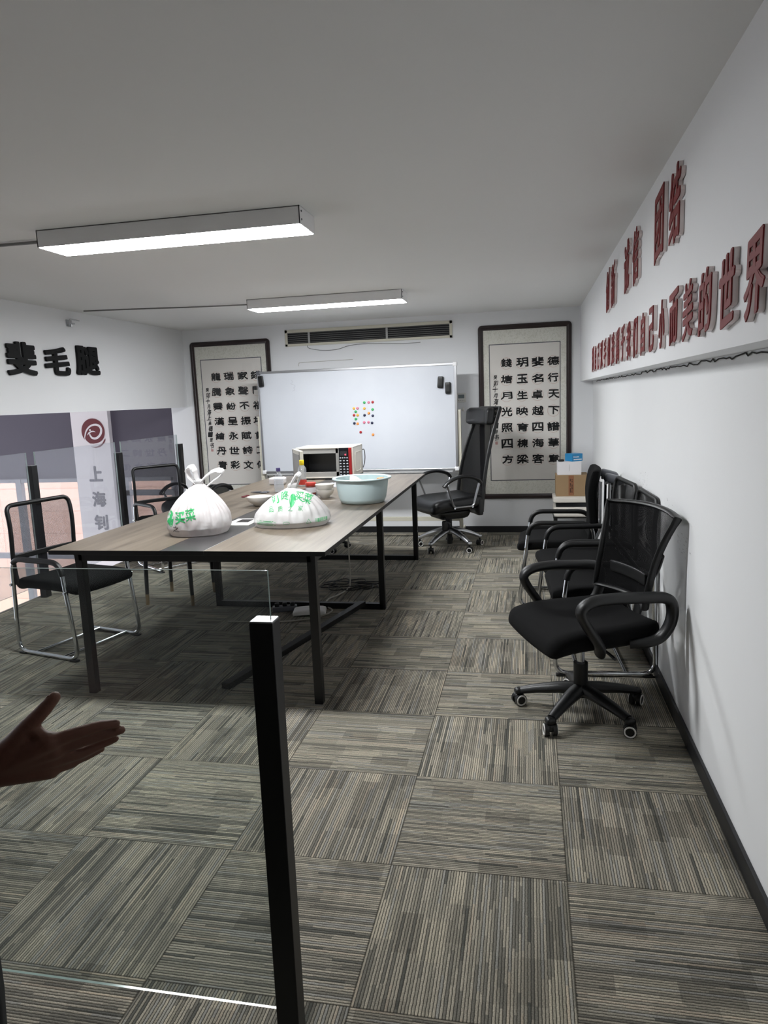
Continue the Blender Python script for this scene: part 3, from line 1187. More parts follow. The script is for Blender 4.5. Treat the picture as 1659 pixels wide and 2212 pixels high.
for (cn, x, z), lb in zip(mags, mlab):
    if cn not in mp_:
        b = bm_new()
        lathe(b, [(0, .011), (.006, .0105), (.0105, .008), (.0125, .004), (.013, 0), (0, 0)], seg=20)
        bmesh.ops.transform(b, matrix=FACE_Y, verts=b.verts[:])
        mp_[cn] = obj('magnet', b, 'mag_' + cn)
        o = mp_[cn]
    else:
        o = mp_[cn].copy()
        COL.objects.link(o)
    o.location = (.404 + (x - .404) * 1.0088, YWB, 1.35 + (z - 1.35) * 1.0088)
    tag(o, 'round ' + lb + ' on the whiteboard', 'magnet', 'magnets on the whiteboard')
for x, z, a, lb in ((-2.13, 1.555, 4, 'black felt eraser on the upper left corner of the whiteboard'), (-.392, 1.475, -5, 'left of two black felt erasers at the upper right of the whiteboard'), (-.323, 1.42, 0, 'right of two black felt erasers at the upper right of the whiteboard')):
    b = bm_new()
    rbox(b, (0, -.012, 0), (.052, .024, .105), .008, 6, Matrix.Rotation(R(-a), 3, 'Y'))
    tag(obj('board_eraser', b, 'black_plastic', None, True, (x, YWB - .002, z)), lb, 'eraser', 'erasers on the whiteboard')

# thermostat and hook
t = thing('thermostat', 'white wall thermostat with a grey screen to the right of the whiteboard', 'thermostat', (-.236, YB, 1.325))
b = bm_new(); rbox(b, (0, -.009, 0), (.088, .018, .088), .006, 6)
obj('housing', b, 'white_plastic', t)
obj('screen', bx((-.03, -.0195, -.005), (.03, -.018, .03)), 'lcd', t, False)
b = bm_new()
for i in range(4):
    bx((-.03 + i * .017, -.0195, -.028), (-.021 + i * .017, -.018, -.022), b)
obj('button', b, 'slat', t, False)
b = bm_new(); rbox(b, (-.222, YB - .008, 1.215), (.022, .016, .035), .006, 5)
tag(obj('wall_hook', b, 'white_plastic'), 'small white stick-on hook on the back wall under the thermostat', 'hook')

# ------------------------------------------------------------------ table
TZ, TY0, TY1, TX0, TX1 = .715, 1.505, 4.53, -1.785, -.452
tb = thing('conference_table', 'long wood-topped conference table with a black centre strip and black steel frame', 'table', (0, 0, 0))
SX0, SX1 = -1.222, -1.010


def slab(x0, x1, y0, y1, mat, name, bev=True):
    b = bm_new()
    bx((x0, y0, TZ - .022), (x1, y1, TZ - .001), b, 0, .0015)
    for f in b.faces:
        f.material_index = 0 if f.normal.z > .5 else 1
    return obj(name, b, [mat, 'black_metal'], tb, False)


YM = 3.02
slab(TX0, SX0, TY0, YM - .0008, 'wood', 'tabletop')
slab(TX0, SX0, YM + .0008, TY1, 'wood', 'tabletop')
slab(SX1, TX1, TY0, YM - .0008, 'wood', 'tabletop')
slab(SX1, TX1, YM + .0008, TY1, 'wood', 'tabletop')
slab(SX0 + .0008, SX1 - .0008, TY0, TY1, 'strip', 'centre_strip')
lw_ = .038
for i, y in enumerate((1.57, 3.02, 4.43)):
    for x in (-1.665, -.532):
        obj('leg', sqbar(bm_new(), (x, y, 0), (x, y, TZ - .022), lw_), 'black_metal', tb, False)
    b = bm_new()
    sqbar(b, (-1.665, y, TZ - .042), (-.532, y, TZ - .042), lw_)
    obj('frame_rail', b, 'black_metal', tb, False)
    if i:
        b = bm_new()
        sqbar(b, (-1.665, y, .019), (-.532, y, .019), lw_)
        obj('floor_rail', b, 'black_metal', tb, False)
for x in (-1.665, -.532, -1.1):
    b = bm_new()
    sqbar(b, (x, 1.57, TZ - .042), (x, 4.43, TZ - .042), lw_ * .9)
    obj('frame_rail', b, 'black_metal', tb, False)
b = bm_new()
p0, p1 = Vector((-.66, 2.99, .045)), Vector((-1.0, 1.60, .045))
d = (p1 - p0)
box(b, (p0 + p1) / 2, (d.length, .045, .03), Matrix.Rotation(math.atan2(d.y, d.x), 3, 'Z'), 0, .002)
obj('floor_brace', b, 'black_metal', tb, False)
b = bm_new()
bx((-1.19, 2.13, TZ - .001), (-1.05, 2.33, TZ + .003), b, 0, .001)
sk = obj('cable_port', b, 'white_plastic', tb, False)
sk['label'] = 'white socket plate'
obj('port_opening', bx((-1.155, 2.21, TZ + .0025), (-1.085, 2.30, TZ + .004)), 'mw_black', sk, False)

# ------------------------------------------------------------------ plastic bags
def bag(label, loc, rx, ry, H, nsid, seed, neck, loops, flatness, rz=0, tailrot=0):
    t = thing('plastic_bag', label, 'bag', loc, rz)
    NU, NV = 180, 60
    random.seed(seed)
    b = bm_new()

    def P(u, v):
        a = 2 * PI * u
        # v 0 bottom centre .. 1 neck
        if v < .12:
            k = v / .12
            r = k * .86; z = 0
            fold = 0
        else:
            k = (v - .12) / .88
            # belly profile then cone to neck
            low = .88 + .12 * min(1, k / .14)
            if flatness:
                r = low * (1 - (1 - neck) * k ** 2.2)
            else:
                r = low * (1 - (1 - neck) * max(0, (k - .18) / .82) ** 1.95)
            z = H * k
            fold = k
        sq = 1 / max(abs(math.cos(a)) ** 2.6 + abs(math.sin(a)) ** 2.6, 1e-4) ** (1 / 2.6)
        sq = 1 + (sq - 1) * (1 - fold) * .9
        n1 = noise.noise(Vector((math.cos(a) * 1.6 + seed, math.sin(a) * 1.6, z * 9)))
        pl = (1 - 2 * abs(math.sin(a * 6.5 + 1.8 * math.sin(a * 2 + seed)))) * .5 + (1 - 2 * abs(math.sin(a * 13.5 + 1.2 * math.sin(a * 3 + seed)))) * .35
        w = 1 + .06 * n1 + .17 * pl * fold ** 1.1 * (1 - .2 * fold) + .018 * noise.noise(Vector((math.cos(a) * 5, math.sin(a) * 5 + seed, z * 26)))
        x = rx * r * sq * w * math.cos(a)
        y = ry * r * sq * w * math.sin(a)
        zz = max(.0015, z + .010 * noise.noise(Vector((x * 12, y * 12, seed))) * fold)
        x += fold ** 2 * .01
        return Vector((x, y, zz))
    g = [[b.verts.new(P(i / NU, j / NV)) for i in range(NU)] for j in range(1, NV + 1)]
    c = b.verts.new((0, 0, .0015))
    for i in range(NU):
        b.faces.new((c, g[0][(i + 1) % NU], g[0][i]))
        for j in range(len(g) - 1):
            b.faces.new((g[j][i], g[j][(i + 1) % NU], g[j + 1][(i + 1) % NU], g[j + 1][i]))
    b.normal_update()
    bvh = BVHTree.FromBMesh(b)
    obj('bag_body', b, 'bag', t, True, angle=180)
    # knot
    kb = bm_new()
    rbox(kb, (.01, 0, H + .004), (.050, .040, .030), .014, 6, None, lambda p: p + Vector(noise.noise_vector(p * 40)) * .005)
    obj('knot', kb, 'bag', t)
    for L_ in loops:
        hb = bm_new()
        pts = crom([(p[0], p[1], p[2]) for p in L_], 6)
        n = len(pts)
        tube(hb, pts, [.013 + .007 * math.sin(PI * k / (n - 1)) * (1 + .3 * math.sin(k * 1.3)) for k in range(n)], 12, flat=(1.35, .36), nrm=(.3, 1, .3))
        obj('handle', hb, 'bag', t)
    return t, bvh


def print_on(bvh, me, mat, parent, name, matn, dirn=(0, 1, 0), off=.0014):
    """lay a flat shape on the bag skin (cast along dirn)"""
    b = bm_new()
    add_mesh(b, me, mat)
    bmesh.ops.triangulate(b, faces=b.faces[:])
    for _ in range(2):
        es = [e for e in b.edges if e.calc_length() > .010]
        if es:
            bmesh.ops.subdivide_edges(b, edges=es, cuts=1)
            bmesh.ops.triangulate(b, faces=b.faces[:])
    d = Vector(dirn).normalized()
    bad = []
    for v in b.verts:
        h = bvh.ray_cast(v.co - d * 1.0, d)
        if h[0] is None:
            bad.append(v)
        else:
            v.co = h[0] - d * off
    bmesh.ops.delete(b, geom=bad, context='VERTS')
    return b


def txt(b, ch, w, h, x, z, off=.01, rot=0):
    bold(b, ch, w, h, 0, off * h * 1.6, T(x, -.3, z) @ FACE_Y @ Matrix.Rotation(R(rot), 4, 'Z'), 4, None, None, 2)


def stamp(b, bvh, parent, name, mat, dirn=(0, 1, 0)):
    me = bpy.data.meshes.new('s')
    b.to_mesh(me); b.free()
    r = print_on(bvh, me, Matrix(), parent, name, mat, dirn)
    bpy.data.meshes.remove(me)
    obj(name, r, mat, parent, False)


def leaf(b, x, z, s, rot=0):
    pts = []
    for k in range(24):
        a = 2 * PI * k / 24
        rr = 1 + .35 * max(0, -math.sin(a)) ** 3
        pts.append((math.cos(a) * .62 * s, math.sin(a) * rr * s))
    c, s2 = math.cos(R(rot)), math.sin(R(rot))
    f = [b.verts.new((x + p[0] * c - p[1] * s2, -.3, z + p[0] * s2 + p[1] * c)) for p in pts]
    b.faces.new(f)


b1, bv1 = bag('taller tied white plastic bag on the left, with green print and two upright handles', (-1.236, 1.945, TZ), .162, .155, .252, 0, 3, .09,
              [[(.0, 0, .252), (-.030, 0, .285), (-.038, 0, .32), (-.022, 0, .335), (-.004, 0, .32), (.002, 0, .285), (.012, 0, .255)],
               [(.02, 0, .252), (.05, .0, .282), (.09, .0, .308), (.125, .0, .308), (.128, 0, .29), (.09, 0, .262), (.055, 0, .235)]], False, rz=R(18))
p = bm_new()
leaf(p, -.128, .098, .034, 8)
txt(p, '买', .052, .056, -.072, .098, .02, 6)
txt(p, '菜', .048, .058, -.020, .112, .012, 10)
txt(p, '叮咚', .05, .022, -.085, .215, .012, 30)
stamp(p, bv1, b1, 'green_print', 'green_print')
p = bm_new()
txt(p, '之', .034, .03, -.095, .045, 0)
stamp(p, bv1, b1, 'black_print', 'ink')
ct = bm_new()
rbox(ct, (-.02, 0, .075), (.24, .19, .10), .05, 8, None, lambda q: q + Vector(noise.noise_vector(q * 14)) * .012)
rbox(ct, (.05, .0, .115), (.12, .13, .09), .05, 8, None, lambda q: q + Vector(noise.noise_vector(q * 14)) * .016)
obj('contents', ct, 'bag_content', b1)
b2, bv2 = bag('wide slumped white plastic bag on the right, with green lettering and a barcode', (-.815, 2.165, TZ), .200, .15, .200, 2, 11, .08,
              [[(.0, 0, .195), (.008, 0, .22), (.02, 0, .242), (.036, 0, .262), (.05, .0, .256), (.046, 0, .238), (.03, 0, .2)]], 1, rz=R(14))
p = bm_new()
txt(p, '叮', .045, .048, -.075, .148, .014, 22)
txt(p, '咚', .042, .044, -.028, .160, .014, 10)
leaf(p, .012, .142, .026, -8)
txt(p, '买', .040, .04, .045, .155, .014, -12)
txt(p, '菜', .046, .044, .088, .140, .014, -24)
for ch, x, z, r in (('品', -.098, .098, 6), ('质', -.050, .101, 3), ('之', .0, .102, 0), ('家', .052, .101, -4)):
    txt(p, ch, .024, .026, x, z, .004, r)
stamp(p, bv2, b2, 'green_print', 'green_print')
p = bm_new()


def fl(bm, x0, x1, z0, z1):
    bm.faces.new([bm.verts.new((x, -.3, z)) for x, z in ((x0, z0), (x1, z0), (x1, z1), (x0, z1))])


for i in range(4):
    fl(p, -.175, -.075 - .012 * (i % 2), .020 + i * .0065, .0222 + i * .0065)
stamp(p, bv2, b2, 'text_block', 'green_print')
p = bm_new()
random.seed(2)
x = .125
while x < .182:
    w = random.choice((.0012, .002, .003))
    fl(p, x, x + w, .026, .045)
    x += w + random.choice((.0015, .002))
stamp(p, bv2, b2, 'barcode', 'green_print')
p = bm_new()
for k in range(3):
    a0, a1 = R(90 + 120 * k), R(210 + 120 * k)
    q0, q1 = Vector((math.cos(a0), math.sin(a0))), Vector((math.cos(a1), math.sin(a1)))
    for s0, s1 in ((.0, 1),):
        d_ = (q1 - q0).normalized(); nn = Vector((-d_.y, d_.x)) * .0009
        e0, e1 = q0 * .014 + Vector((.092, .032)), q1 * .014 + Vector((.092, .032))
        p.faces.new([p.verts.new((v.x, -.3, v.y)) for v in (e0 + nn, e1 + nn, e1 - nn, e0 - nn)])
stamp(p, bv2, b2, 'recycling_mark', 'green_print')
p = bm_new()
tube(p, [(-.02 + .016 * math.cos(k * PI / 8), -.3, .032 + .007 * math.sin(k * PI / 8)) for k in range(16)], .0008, 4, True)
stamp(p, bv2, b2, 'oval_mark', 'green_print')
ct = bm_new()
rbox(ct, (0, 0, .062), (.27, .18, .08), .038, 8, None, lambda q: q + Vector(noise.noise_vector(q * 14)) * .014)
obj('contents', ct, 'bag_content_pale', b2)

# ------------------------------------------------------------------ things on the table
def lathe_thing(name, prof, mat, loc, parent=None, seg=32, fn=None):
    b = bm_new()
    lathe(b, prof, seg=seg, fn=fn)
    return obj(name, b, mat, parent, True, loc)


bs = thing('wash_basin', 'pale blue plastic basin near the right edge of the table', 'basin', (-.62, 2.95, TZ))
lathe_thing('basin_body', [(0, .004), (.118, .004), (.128, 0), (.136, .004), (.148, .03), (.160, .10), (.165, .143), (.182, .146), (.186, .150), (.184, .155), (.178, .157), (.163, .152), (.156, .10), (.144, .032), (.132, .010), (0, .010)], 'basin', None, bs, 48)
bw = thing('rice_bowl', 'white patterned bowl lying on its side inside the blue basin', 'bowl', (-.655, 2.97, TZ + .012))
b = bm_new()
lathe(b, [(0, .0), (.022, 0), (.026, .006), (.05, .03), (.062, .062), (.06, .062), (.047, .033), (.02, .01), (0, .01)], seg=32)
bmesh.ops.transform(b, matrix=T(.035, 0, .10) @ Matrix.Rotation(R(-100), 4, 'Y') @ Matrix.Scale(1.05, 4), verts=b.verts[:])
obj('bowl_body', b, 'ceramic', bw)
b = bm_new()
random.seed(5)
for k in range(9):
    a = random.uniform(0, 6.28)
    rbox(b, (-.028, .05 * math.cos(a), .10 + .05 * math.sin(a)), (.012, .008, .008), .003, 2)
obj('bowl_pattern', b, 'maroon', bw)
b = bm_new()
rbox(b, (0, 0, .018), (.05, .035, .03), .014, 6, None, lambda q: q + Vector(noise.noise_vector(q * 50)) * .006)
tag(obj('orange_peel', b, 'orange_peel', None, True, (-.495, 2.93, TZ + .122)), 'scrap of orange peel on the far right rim inside the blue basin', 'peel')

# microwave
MWX, MWY = -1.222, 4.205
mwv = thing('microwave_oven', 'cream microwave oven with its door standing open at the far end of the table', 'microwave', (MWX, MWY, TZ))
w2, H_, D_ = .240, .262, .33
b = bm_new()
bx((-w2, 0, .012), (w2, D_, .022), b)
bx((-w2, 0, H_ - .012), (w2, D_, H_), b, 0, .003)
bx((-w2, 0, .012), (-w2 + .012, D_, H_ - .004), b)
bx((w2 - .012, 0, .012), (w2, D_, H_ - .004), b, 0, .002)
bx((-w2, D_ - .012, .012), (w2, D_, H_ - .004), b)
for x in (-.19, .19):
    for y in (.04, .25):
        cyl(b, (x, y, 0), (x, y, .013), .014, 10)
obj('shell', b, 'mw_body', mwv, False)
b = bm_new()
bx((-w2 + .012, .004, .022), (.115, .02, .06), b)
bx((-w2 + .012, .004, H_ - .05), (.115, .02, H_ - .012), b)
bx((-w2 + .012, .004, .022), (-w2 + .03, .02, H_ - .012), b)
bx((.095, .004, .022), (.125, .02, H_ - .012), b)
obj('front_frame', b, 'mw_grey', mwv, False)
b = bm_new()
bx((-w2 + .02, .02, .05), (.105, .255, .056), b)
bx((-w2 + .02, .02, H_ - .045), (.105, .255, H_ - .04), b)
bx((-w2 + .02, .25, .05), (.105, .256, H_ - .04), b)
bx((-w2 + .02, .02, .05), (-w2 + .028, .256, H_ - .04), b)
bx((.098, .02, .05), (.105, .256, H_ - .04), b)
obj('cavity', b, 'mw_dark', mwv, False)
cp = obj('control_panel', bx((.125, -.012, .016), (.205, .02, H_ - .008), None, 0, .002), 'mw_black', mwv, False)
b = bm_new()
bx((.137, -.0135, H_ - .07), (.193, -.012, H_ - .035), b)
obj('display', b, 'mw_dark', cp, False)
b = bm_new()
cyl(b, (.180, -.0135, H_ - .062), (.180, -.0155, H_ - .062), .006, 10)
obj('indicator_light', b, 'led_red', cp)
for r_ in range(7):
    for c in range(4 if r_ == 0 else 3):
        n = 4 if r_ == 0 else 3
        x = .137 + c * (.056 / (n - 1))
        b = bm_new()
        rbox(b, (x, -.0125, H_ - .088 - r_ * .023), (.012 if r_ == 0 else .015, .004, .010), .003, 2)
        obj('button', b, 'button', cp)
obj('red_strip', bx((.205, -.012, .016), (.228, .012, H_ - .008), None, 0, .003), 'mw_red', mwv, False)
b = bm_new()
for z in (.06, .2):
    pass
tube(b, smooth_path([(w2 + .001, .06, .055), (w2 + .001, .06, .21), (w2 + .001, .25, .21), (w2 + .001, .25, .055)], .03, 4, True), .003, 5, True)
obj('side_rib', b, 'mw_body', mwv)
b = bm_new()
tube(b, crom([(w2 - .01, D_, .20), (w2 + .012, D_ + .006, .215), (w2 + .02, D_ + .004, .15), (w2 + .008, D_ + .004, .08), (w2 - .02, D_ + .004, .03)], 5), .0035, 6)
obj('power_cord', b, 'cable_black', mwv)
# door, hinged at the front left corner
dr = bm_new()
DW = .345
rt_ = Matrix.Rotation(R(-62), 4, 'Z')
bx((0, -.028, .016), (DW, 0, H_ - .004), dr, 0, .003)
bmesh.ops.transform(dr, matrix=T(-w2, -.001, 0) @ rt_, verts=dr.verts[:])
for f in dr.faces:
    f.material_index = 0
do = obj('door', dr, 'mw_body', mwv, False)
b = bm_new()
bx((.03, -.030, .045), (DW - .03, -.0275, H_ - .035), b)
bmesh.ops.transform(b, matrix=T(-w2, -.001, 0) @ rt_, verts=b.verts[:])
obj('door_window', b, 'mw_grey', do, False)
b = bm_new()
bx((.006, -.0285, .02), (.03, -.027, H_ - .01), b)
bx((DW - .03, -.0285, .02), (DW - .004, -.027, H_ - .01), b)
bmesh.ops.transform(b, matrix=T(-w2, -.001, 0) @ rt_, verts=b.verts[:])
obj('door_trim', b, 'mw_dark', do, False)

# bottles
bt = thing('glass_bottle', 'clear glass bottle with a purple cap beside the scissors', 'bottle', (-1.362, 3.49, TZ))
lathe_thing('bottle_body', [(0, .003), (.028, 0), (.033, .004), (.034, .09), (.031, .105), (.017, .130), (.0125, .142), (.0125, .155), (0, .155)], 'bottle_glass', None, bt)
lathe_thing('bottle_cap', [(0, .146), (.0135, .146), (.0155, .148), (.0155, .168), (.014, .171), (0, .171)], 'purple_cap', None, bt)
b = bm_new()
lathe(b, [(.0345, .025), (.0347, .025), (.0347, .075), (.0345, .075)], seg=32)
obj('bottle_label', b, 'film', bt)
bt = thing('oil_bottle', 'clear plastic bottle with a yellow cap, in front of the microwave', 'bottle', (-1.285, 3.80, TZ))
lathe_thing('bottle_body', [(0, .003), (.026, 0), (.031, .004), (.031, .05), (.029, .08), (.033, .115), (.031, .135), (.016, .158), (.0125, .168), (0, .168)], 'bottle_glass', None, bt)
lathe_thing('bottle_cap', [(0, .160), (.0165, .160), (.018, .162), (.018, .193), (.016, .197), (0, .197)], 'yellow_cap', None, bt)
b = bm_new()
lathe(b, [(.0315, .012), (.0318, .012), (.0318, .05), (.0315, .05)], seg=32)
obj('bottle_label', b, 'red_lid', bt)
jr = thing('sauce_jar', 'small glass jar of red sauce with a red lid behind the wide bag', 'jar', (-1.075, 3.33, TZ))
lathe_thing('jar_body', [(0, .002), (.032, 0), (.036, .004), (.036, .055), (.032, .064), (0, .064)], 'sauce', None, jr)
lathe_thing('jar_lid', [(0, .062), (.036, .062), (.037, .064), (.037, .079), (.035, .082), (0, .082)], 'red_lid', None, jr)
b = bm_new(); lathe(b, [(.0362, .014), (.0366, .014), (.0366, .05), (.0362, .05)], seg=32)
obj('jar_label', b, 'white_card', jr)
bowlp = [(0, .0), (.026, 0), (.03, .004), (.033, .010), (.055, .028), (.063, .055), (.0605, .055), (.052, .030), (.03, .014), (0, .012)]
bw0 = lathe_thing('bowl', bowlp, 'ceramic', (-.925, 3.16, TZ))
tag(bw0, 'lower of two stacked white bowls beside the blue basin', 'bowl', 'stacked bowls beside the basin')
bw1 = bw0.copy(); COL.objects.link(bw1); bw1.location = (-.925, 3.16, TZ + .034); bw1.scale = (1.02, 1.02, 1.0)
bw1['label'] = 'upper of two stacked white bowls beside the blue basin'
bw2 = bw0.copy(); COL.objects.link(bw2); bw2.location = (-1.255, 2.83, TZ); bw2.rotation_euler = (R(0), R(0), 0); bw2.scale = (1.3, 1.3, 1.05)
tag(bw2, 'single white bowl left of the wide bag', 'bowl'); del bw2['group']
b = bm_new()
for k in range(3):
    rbox(b, (-.07 + .006 * k, -.03 + .012 * k, .058 + .002 * k), (.02, .008, .008), .003, 3)
bb_ = obj('bowl_pattern', b, 'maroon', bw2)
b = bm_new()
for k in (1, -1):
    p = [(0, 0, .006), (.035, k * .006, .006), (.075, k * .003, .006)]
    tube(b, p, [.007, .005, .002], 8)
    ring = [(-.028 + .02 * math.cos(a * PI / 8), k * (.017) + .013 * math.sin(a * PI / 8), .006) for a in range(16)]
    tube(b, ring, .004, 6, True)
bmesh.ops.transform(b, matrix=Matrix.Rotation(R(172), 4, 'Z') @ Matrix.Scale(1.1, 4), verts=b.verts[:])
tag(obj('scissors', b, 'grey_plastic', None, True, (-1.475, 3.42, TZ)), 'grey kitchen scissors lying on the table left of the purple-capped bottle', 'scissors')
random.seed(9)
b = bm_new()
surf(b, lambda u, v: Vector(((u - .5) * .16, (v - .5) * .20, .004 + .026 * abs(noise.noise(Vector((u * 5, v * 5, 2)))) + .014 * abs(noise.noise(Vector((u * 13, v * 13, 5)))))), 24, 24, 0)
tag(obj('plastic_wrap', b, 'film', None, True, (-1.06, 3.75, TZ)), 'crumpled clear plastic wrap lying behind the red-lidded jar', 'wrap')
b = bm_new()
rbox(b, (0, 0, .028), (.12, .09, .055), .012, 6)
tag(obj('tissue_pack', b, 'white_card', None, True, (-1.53, 3.93, TZ), 30), 'white tissue pack behind the two bottles', 'tissue pack')

# ------------------------------------------------------------------ things under the table
rtv = thing('wireless_router', 'flat white router with a green light on the floor under the table', 'router', (-.985, 2.88, 0), R(12))
b = bm_new(); rbox(b, (0, 0, .022), (.21, .13, .034), .014, 8, None, lambda q: q + Vector((0, 0, -.006 * (q.x / .1) ** 2)))
obj('router_case', b, 'white_plastic', rtv)
b = bm_new(); rbox(b, (0, 0, .008), (.19, .12, .016), .004, 4)
obj('router_base', b, 'black_plastic', rtv)
b = bm_new(); cyl(b, (.03, -.0655, .024), (.03, -.068, .024), .004, 8)
obj('status_light', b, 'led_green', rtv)
ps = thing('power_strip', 'grey power strip with plugs left of the router under the table', 'power strip', (-1.17, 2.93, 0), R(20))
b = bm_new(); rbox(b, (0, 0, .018), (.16, .055, .036), .006, 5)
obj('strip_body', b, 'grey_plastic', ps)
for x in (-.05, 0, .05):
    b = bm_new(); rbox(b, (x, 0, .045), (.03, .035, .025), .006, 4)
    obj('plug', b, 'cable_black', ps)
b = bm_new()
tube(b, crom([(-.875, 3.515, .35), (-.874, 3.515, .05), (-.88, 3.47, .007), (-.91, 3.30, .007), (-.95, 3.20, .007), (-.93, 3.05, .007), (-.85, 2.93, .007), (-.93, 2.77, .007), (-1.13, 2.68, .007), (-1.45, 2.66, .007)], 6), .0055, 7)
tag(obj('cable', b, 'cable_white'), 'pale grey cable hanging from the table and running across the floor past the router', 'cable')
o = bpy.data.objects['cable']
b = bm_new()
tube(b, [(-.875, 3.515, TZ - .024), (-.875, 3.515, .35)], .0055, 7)
me = bpy.data.meshes.new('x'); b.to_mesh(me); b.free()
b = bm_new(); b.from_mesh(o.data); b.from_mesh(me); b.to_mesh(o.data); b.free(); bpy.data.meshes.remove(me)
b = bm_new()
random.seed(6)
pts = []
for k in range(34):
    a = k * .62
    r_ = .10 + .06 * math.sin(k * 1.7) + .03 * random.random()
    pts.append((-.90 + .04 * math.sin(k * .5) + r_ * 1.4 * math.cos(a), 3.56 + r_ * 1.0 * math.sin(a), .006 + .012 * random.random()))
pts += [(-.75, 3.62, .006), (-.68, 3.56, .006), (-.73, 3.50, .006), (-.85, 3.55, .008)]
tube(b, crom(pts, 5), .0036, 6)
cc_ = tag(obj('cable_tangle', b, 'cable_black'), 'tangled black cables on the floor under the middle of the table', 'cables')

st = thing('stool', 'black stool with pale worn leg tips tucked under the left table edge', 'stool', (-2.025, 3.175, 0))
for sx in (-1, 1):
    for sy in (-1, 1):
        b = bm_new()
        tube(b, [(sx * .168, sy * .172, .07), (sx * .16, sy * .164, .44)], [.013, .018], 12)
        lg_ = obj('leg', b, 'black_metal', st)
        b = bm_new()
        tube(b, [(sx * .1695, sy * .1735, 0), (sx * .168, sy * .172, .075)], [.0115, .0135], 12)
        obj('leg_tip', b, 'brass_tip', lg_)
b = bm_new(); rbox(b, (0, 0, .448), (.37, .37, .03), .014, 8)
obj('seat', b, 'leather', st)

# ------------------------------------------------------------------ cantilever chairs (front = local +X)
def make_visitor(label, loc, rz, net, seat_mat='black_fabric', pad=False, group=None):
    t = thing('visitor_chair', label, 'chair', loc, rz, group)
    for s in (-1, 1):
        y = s * .228
        loop = smooth_path([(-.235, y, .013), (.235, y, .013), (.165, y, .548), (-.215, y, .548)], .075, 7, True)
        b = bm_new(); tube(b, loop, .0115, 12, True)
        fr = obj('side_frame', b, 'chrome', t)
        arm = [p for p in loop if p.z > .47]
        i0 = next(i for i, p in enumerate(loop) if p.z > .47)
        pad_pts = [p for p in loop[i0 - 0:] if p.z > .46]
        b = bm_new(); tube(b, pad_pts[:-3], .0155, 12)
        obj('arm_sleeve', b, 'black_plastic', fr)
        for (x, z) in ((.19, .385), (-.225, .40)):
            b = bm_new()
            cyl(b, (x, y - .018, z), (x, y + .018, z), .008, 10)
            obj('bolt', b, 'chrome', fr)
        for x in (-.2, .2):
            b = bm_new()
            rbox(b, (x, y, .006), (.05, .03, .012), .004, 3)
            obj('foot_glide', b, 'black_plastic', fr)
    b = bm_new()
    cyl(b, (.12, -.228, .016), (.12, .228, .016), .009, 10)
    cyl(b, (-.1, -.228, .016), (-.1, .228, .016), .009, 10)
    obj('floor_crossbar', b, 'chrome', t)
    b = bm_new()

    def bend(p):
        k = p.x / .22
        return p + Vector((0, 0, -.012 * max(0, k) ** 3 - .008 * (1 - (p.y / .22) ** 2)))
    rbox(b, (.01, 0, .405), (.47, .43, .062), .03, 12, None, bend)
    obj('seat', b, seat_mat, t)

    def bp(z):            # back line: x as function of z
        k = (z - .40) / .44
        return -.205 - .03 * k - .03 * math.sin(k * PI) * 0 + .012 * math.sin(k * 2 * PI) * -1
    if pad:
        b = bm_new()
        rbox(b, (0, 0, 0), (.055, .42, .50), .024, 12, None, lambda p: Vector((p.x + bp(p.z + .62) - .01 + .02 * (p.y / .21) ** 2, p.y, p.z + .62)))
        obj('backrest', b, seat_mat, t)
        b = bm_new()
        for s in (-1, 1):
            tube(b, [(bp(.36) + .0, s * .2, .36), (bp(.5) - .03, s * .2, .50), (bp(.8) - .03, s * .2, .80)], .012, 8)
        tube(b, [(bp(.5) - .03, -.2, .50), (bp(.5) - .03, .2, .50)], .012, 8)
        obj('back_frame', b, 'chrome', t)
        return t
    zs = [.375, .45, .55, .65, .75, .84]
    hw = .21
    prof = [(bp(z), z) for z in zs]
    ring = [(bp(z), -hw - .0 * z, z) for z in zs[:-1]] + [(bp(.84), -hw, .84), (bp(.84), hw, .84)] + [(bp(z), hw, z) for z in zs[:-1]][::-1]
    b = bm_new(); tube(b, smooth_path(ring, .05, 6, True), .0125, 10, True)
    obj('back_frame', b, 'black_plastic', t)
    b = bm_new()

    def panel_f(u, v):
        z = .38 + .455 * v
        inset = .035 * max(0, (v - .88) / .12) ** 2
        yy = (u - .5) * 2 * (hw - inset)
        return Vector((bp(z) - .018 * (1 - (2 * u - 1) ** 2), yy, z))
    surf(b, panel_f, 20, 20)
    obj('back_mesh', b, net, t)
    b = bm_new()
    rbox(b, (0, 0, 0), (.012, 2 * hw, .032), .005, 10, None, lambda p: Vector((p.x + bp(.545) - .012 * (1 - (p.y / hw) ** 2), p.y, p.z + .545)))
    obj('back_crossbar', b, 'black_plastic', t)
    return t


v1 = make_visitor('black mesh cantilever chair at the left front corner of the table', (-2.165, 2.205, 0), R(-14), 'net_open')
v2 = dup(v1, (-2.60, 4.19, 0), R(-35), 'black mesh cantilever chair standing behind the tall white bag, by the far railing')
vA = make_visitor('upholstered black cantilever chair, farthest of the row along the right wall', (.575, 3.32, 0), R(178), 'net_tight', 'black_fabric', True, 'cantilever chairs along the right wall')
vB = make_visitor('black mesh cantilever chair second from the swivel chair, along the right wall', (.700, 2.75, 0), R(187), 'net_tight', group='cantilever chairs along the right wall')
vC = dup(vB, (.735, 2.24, 0), R(183), 'black mesh cantilever chair directly behind the swivel chair, against the right wall')

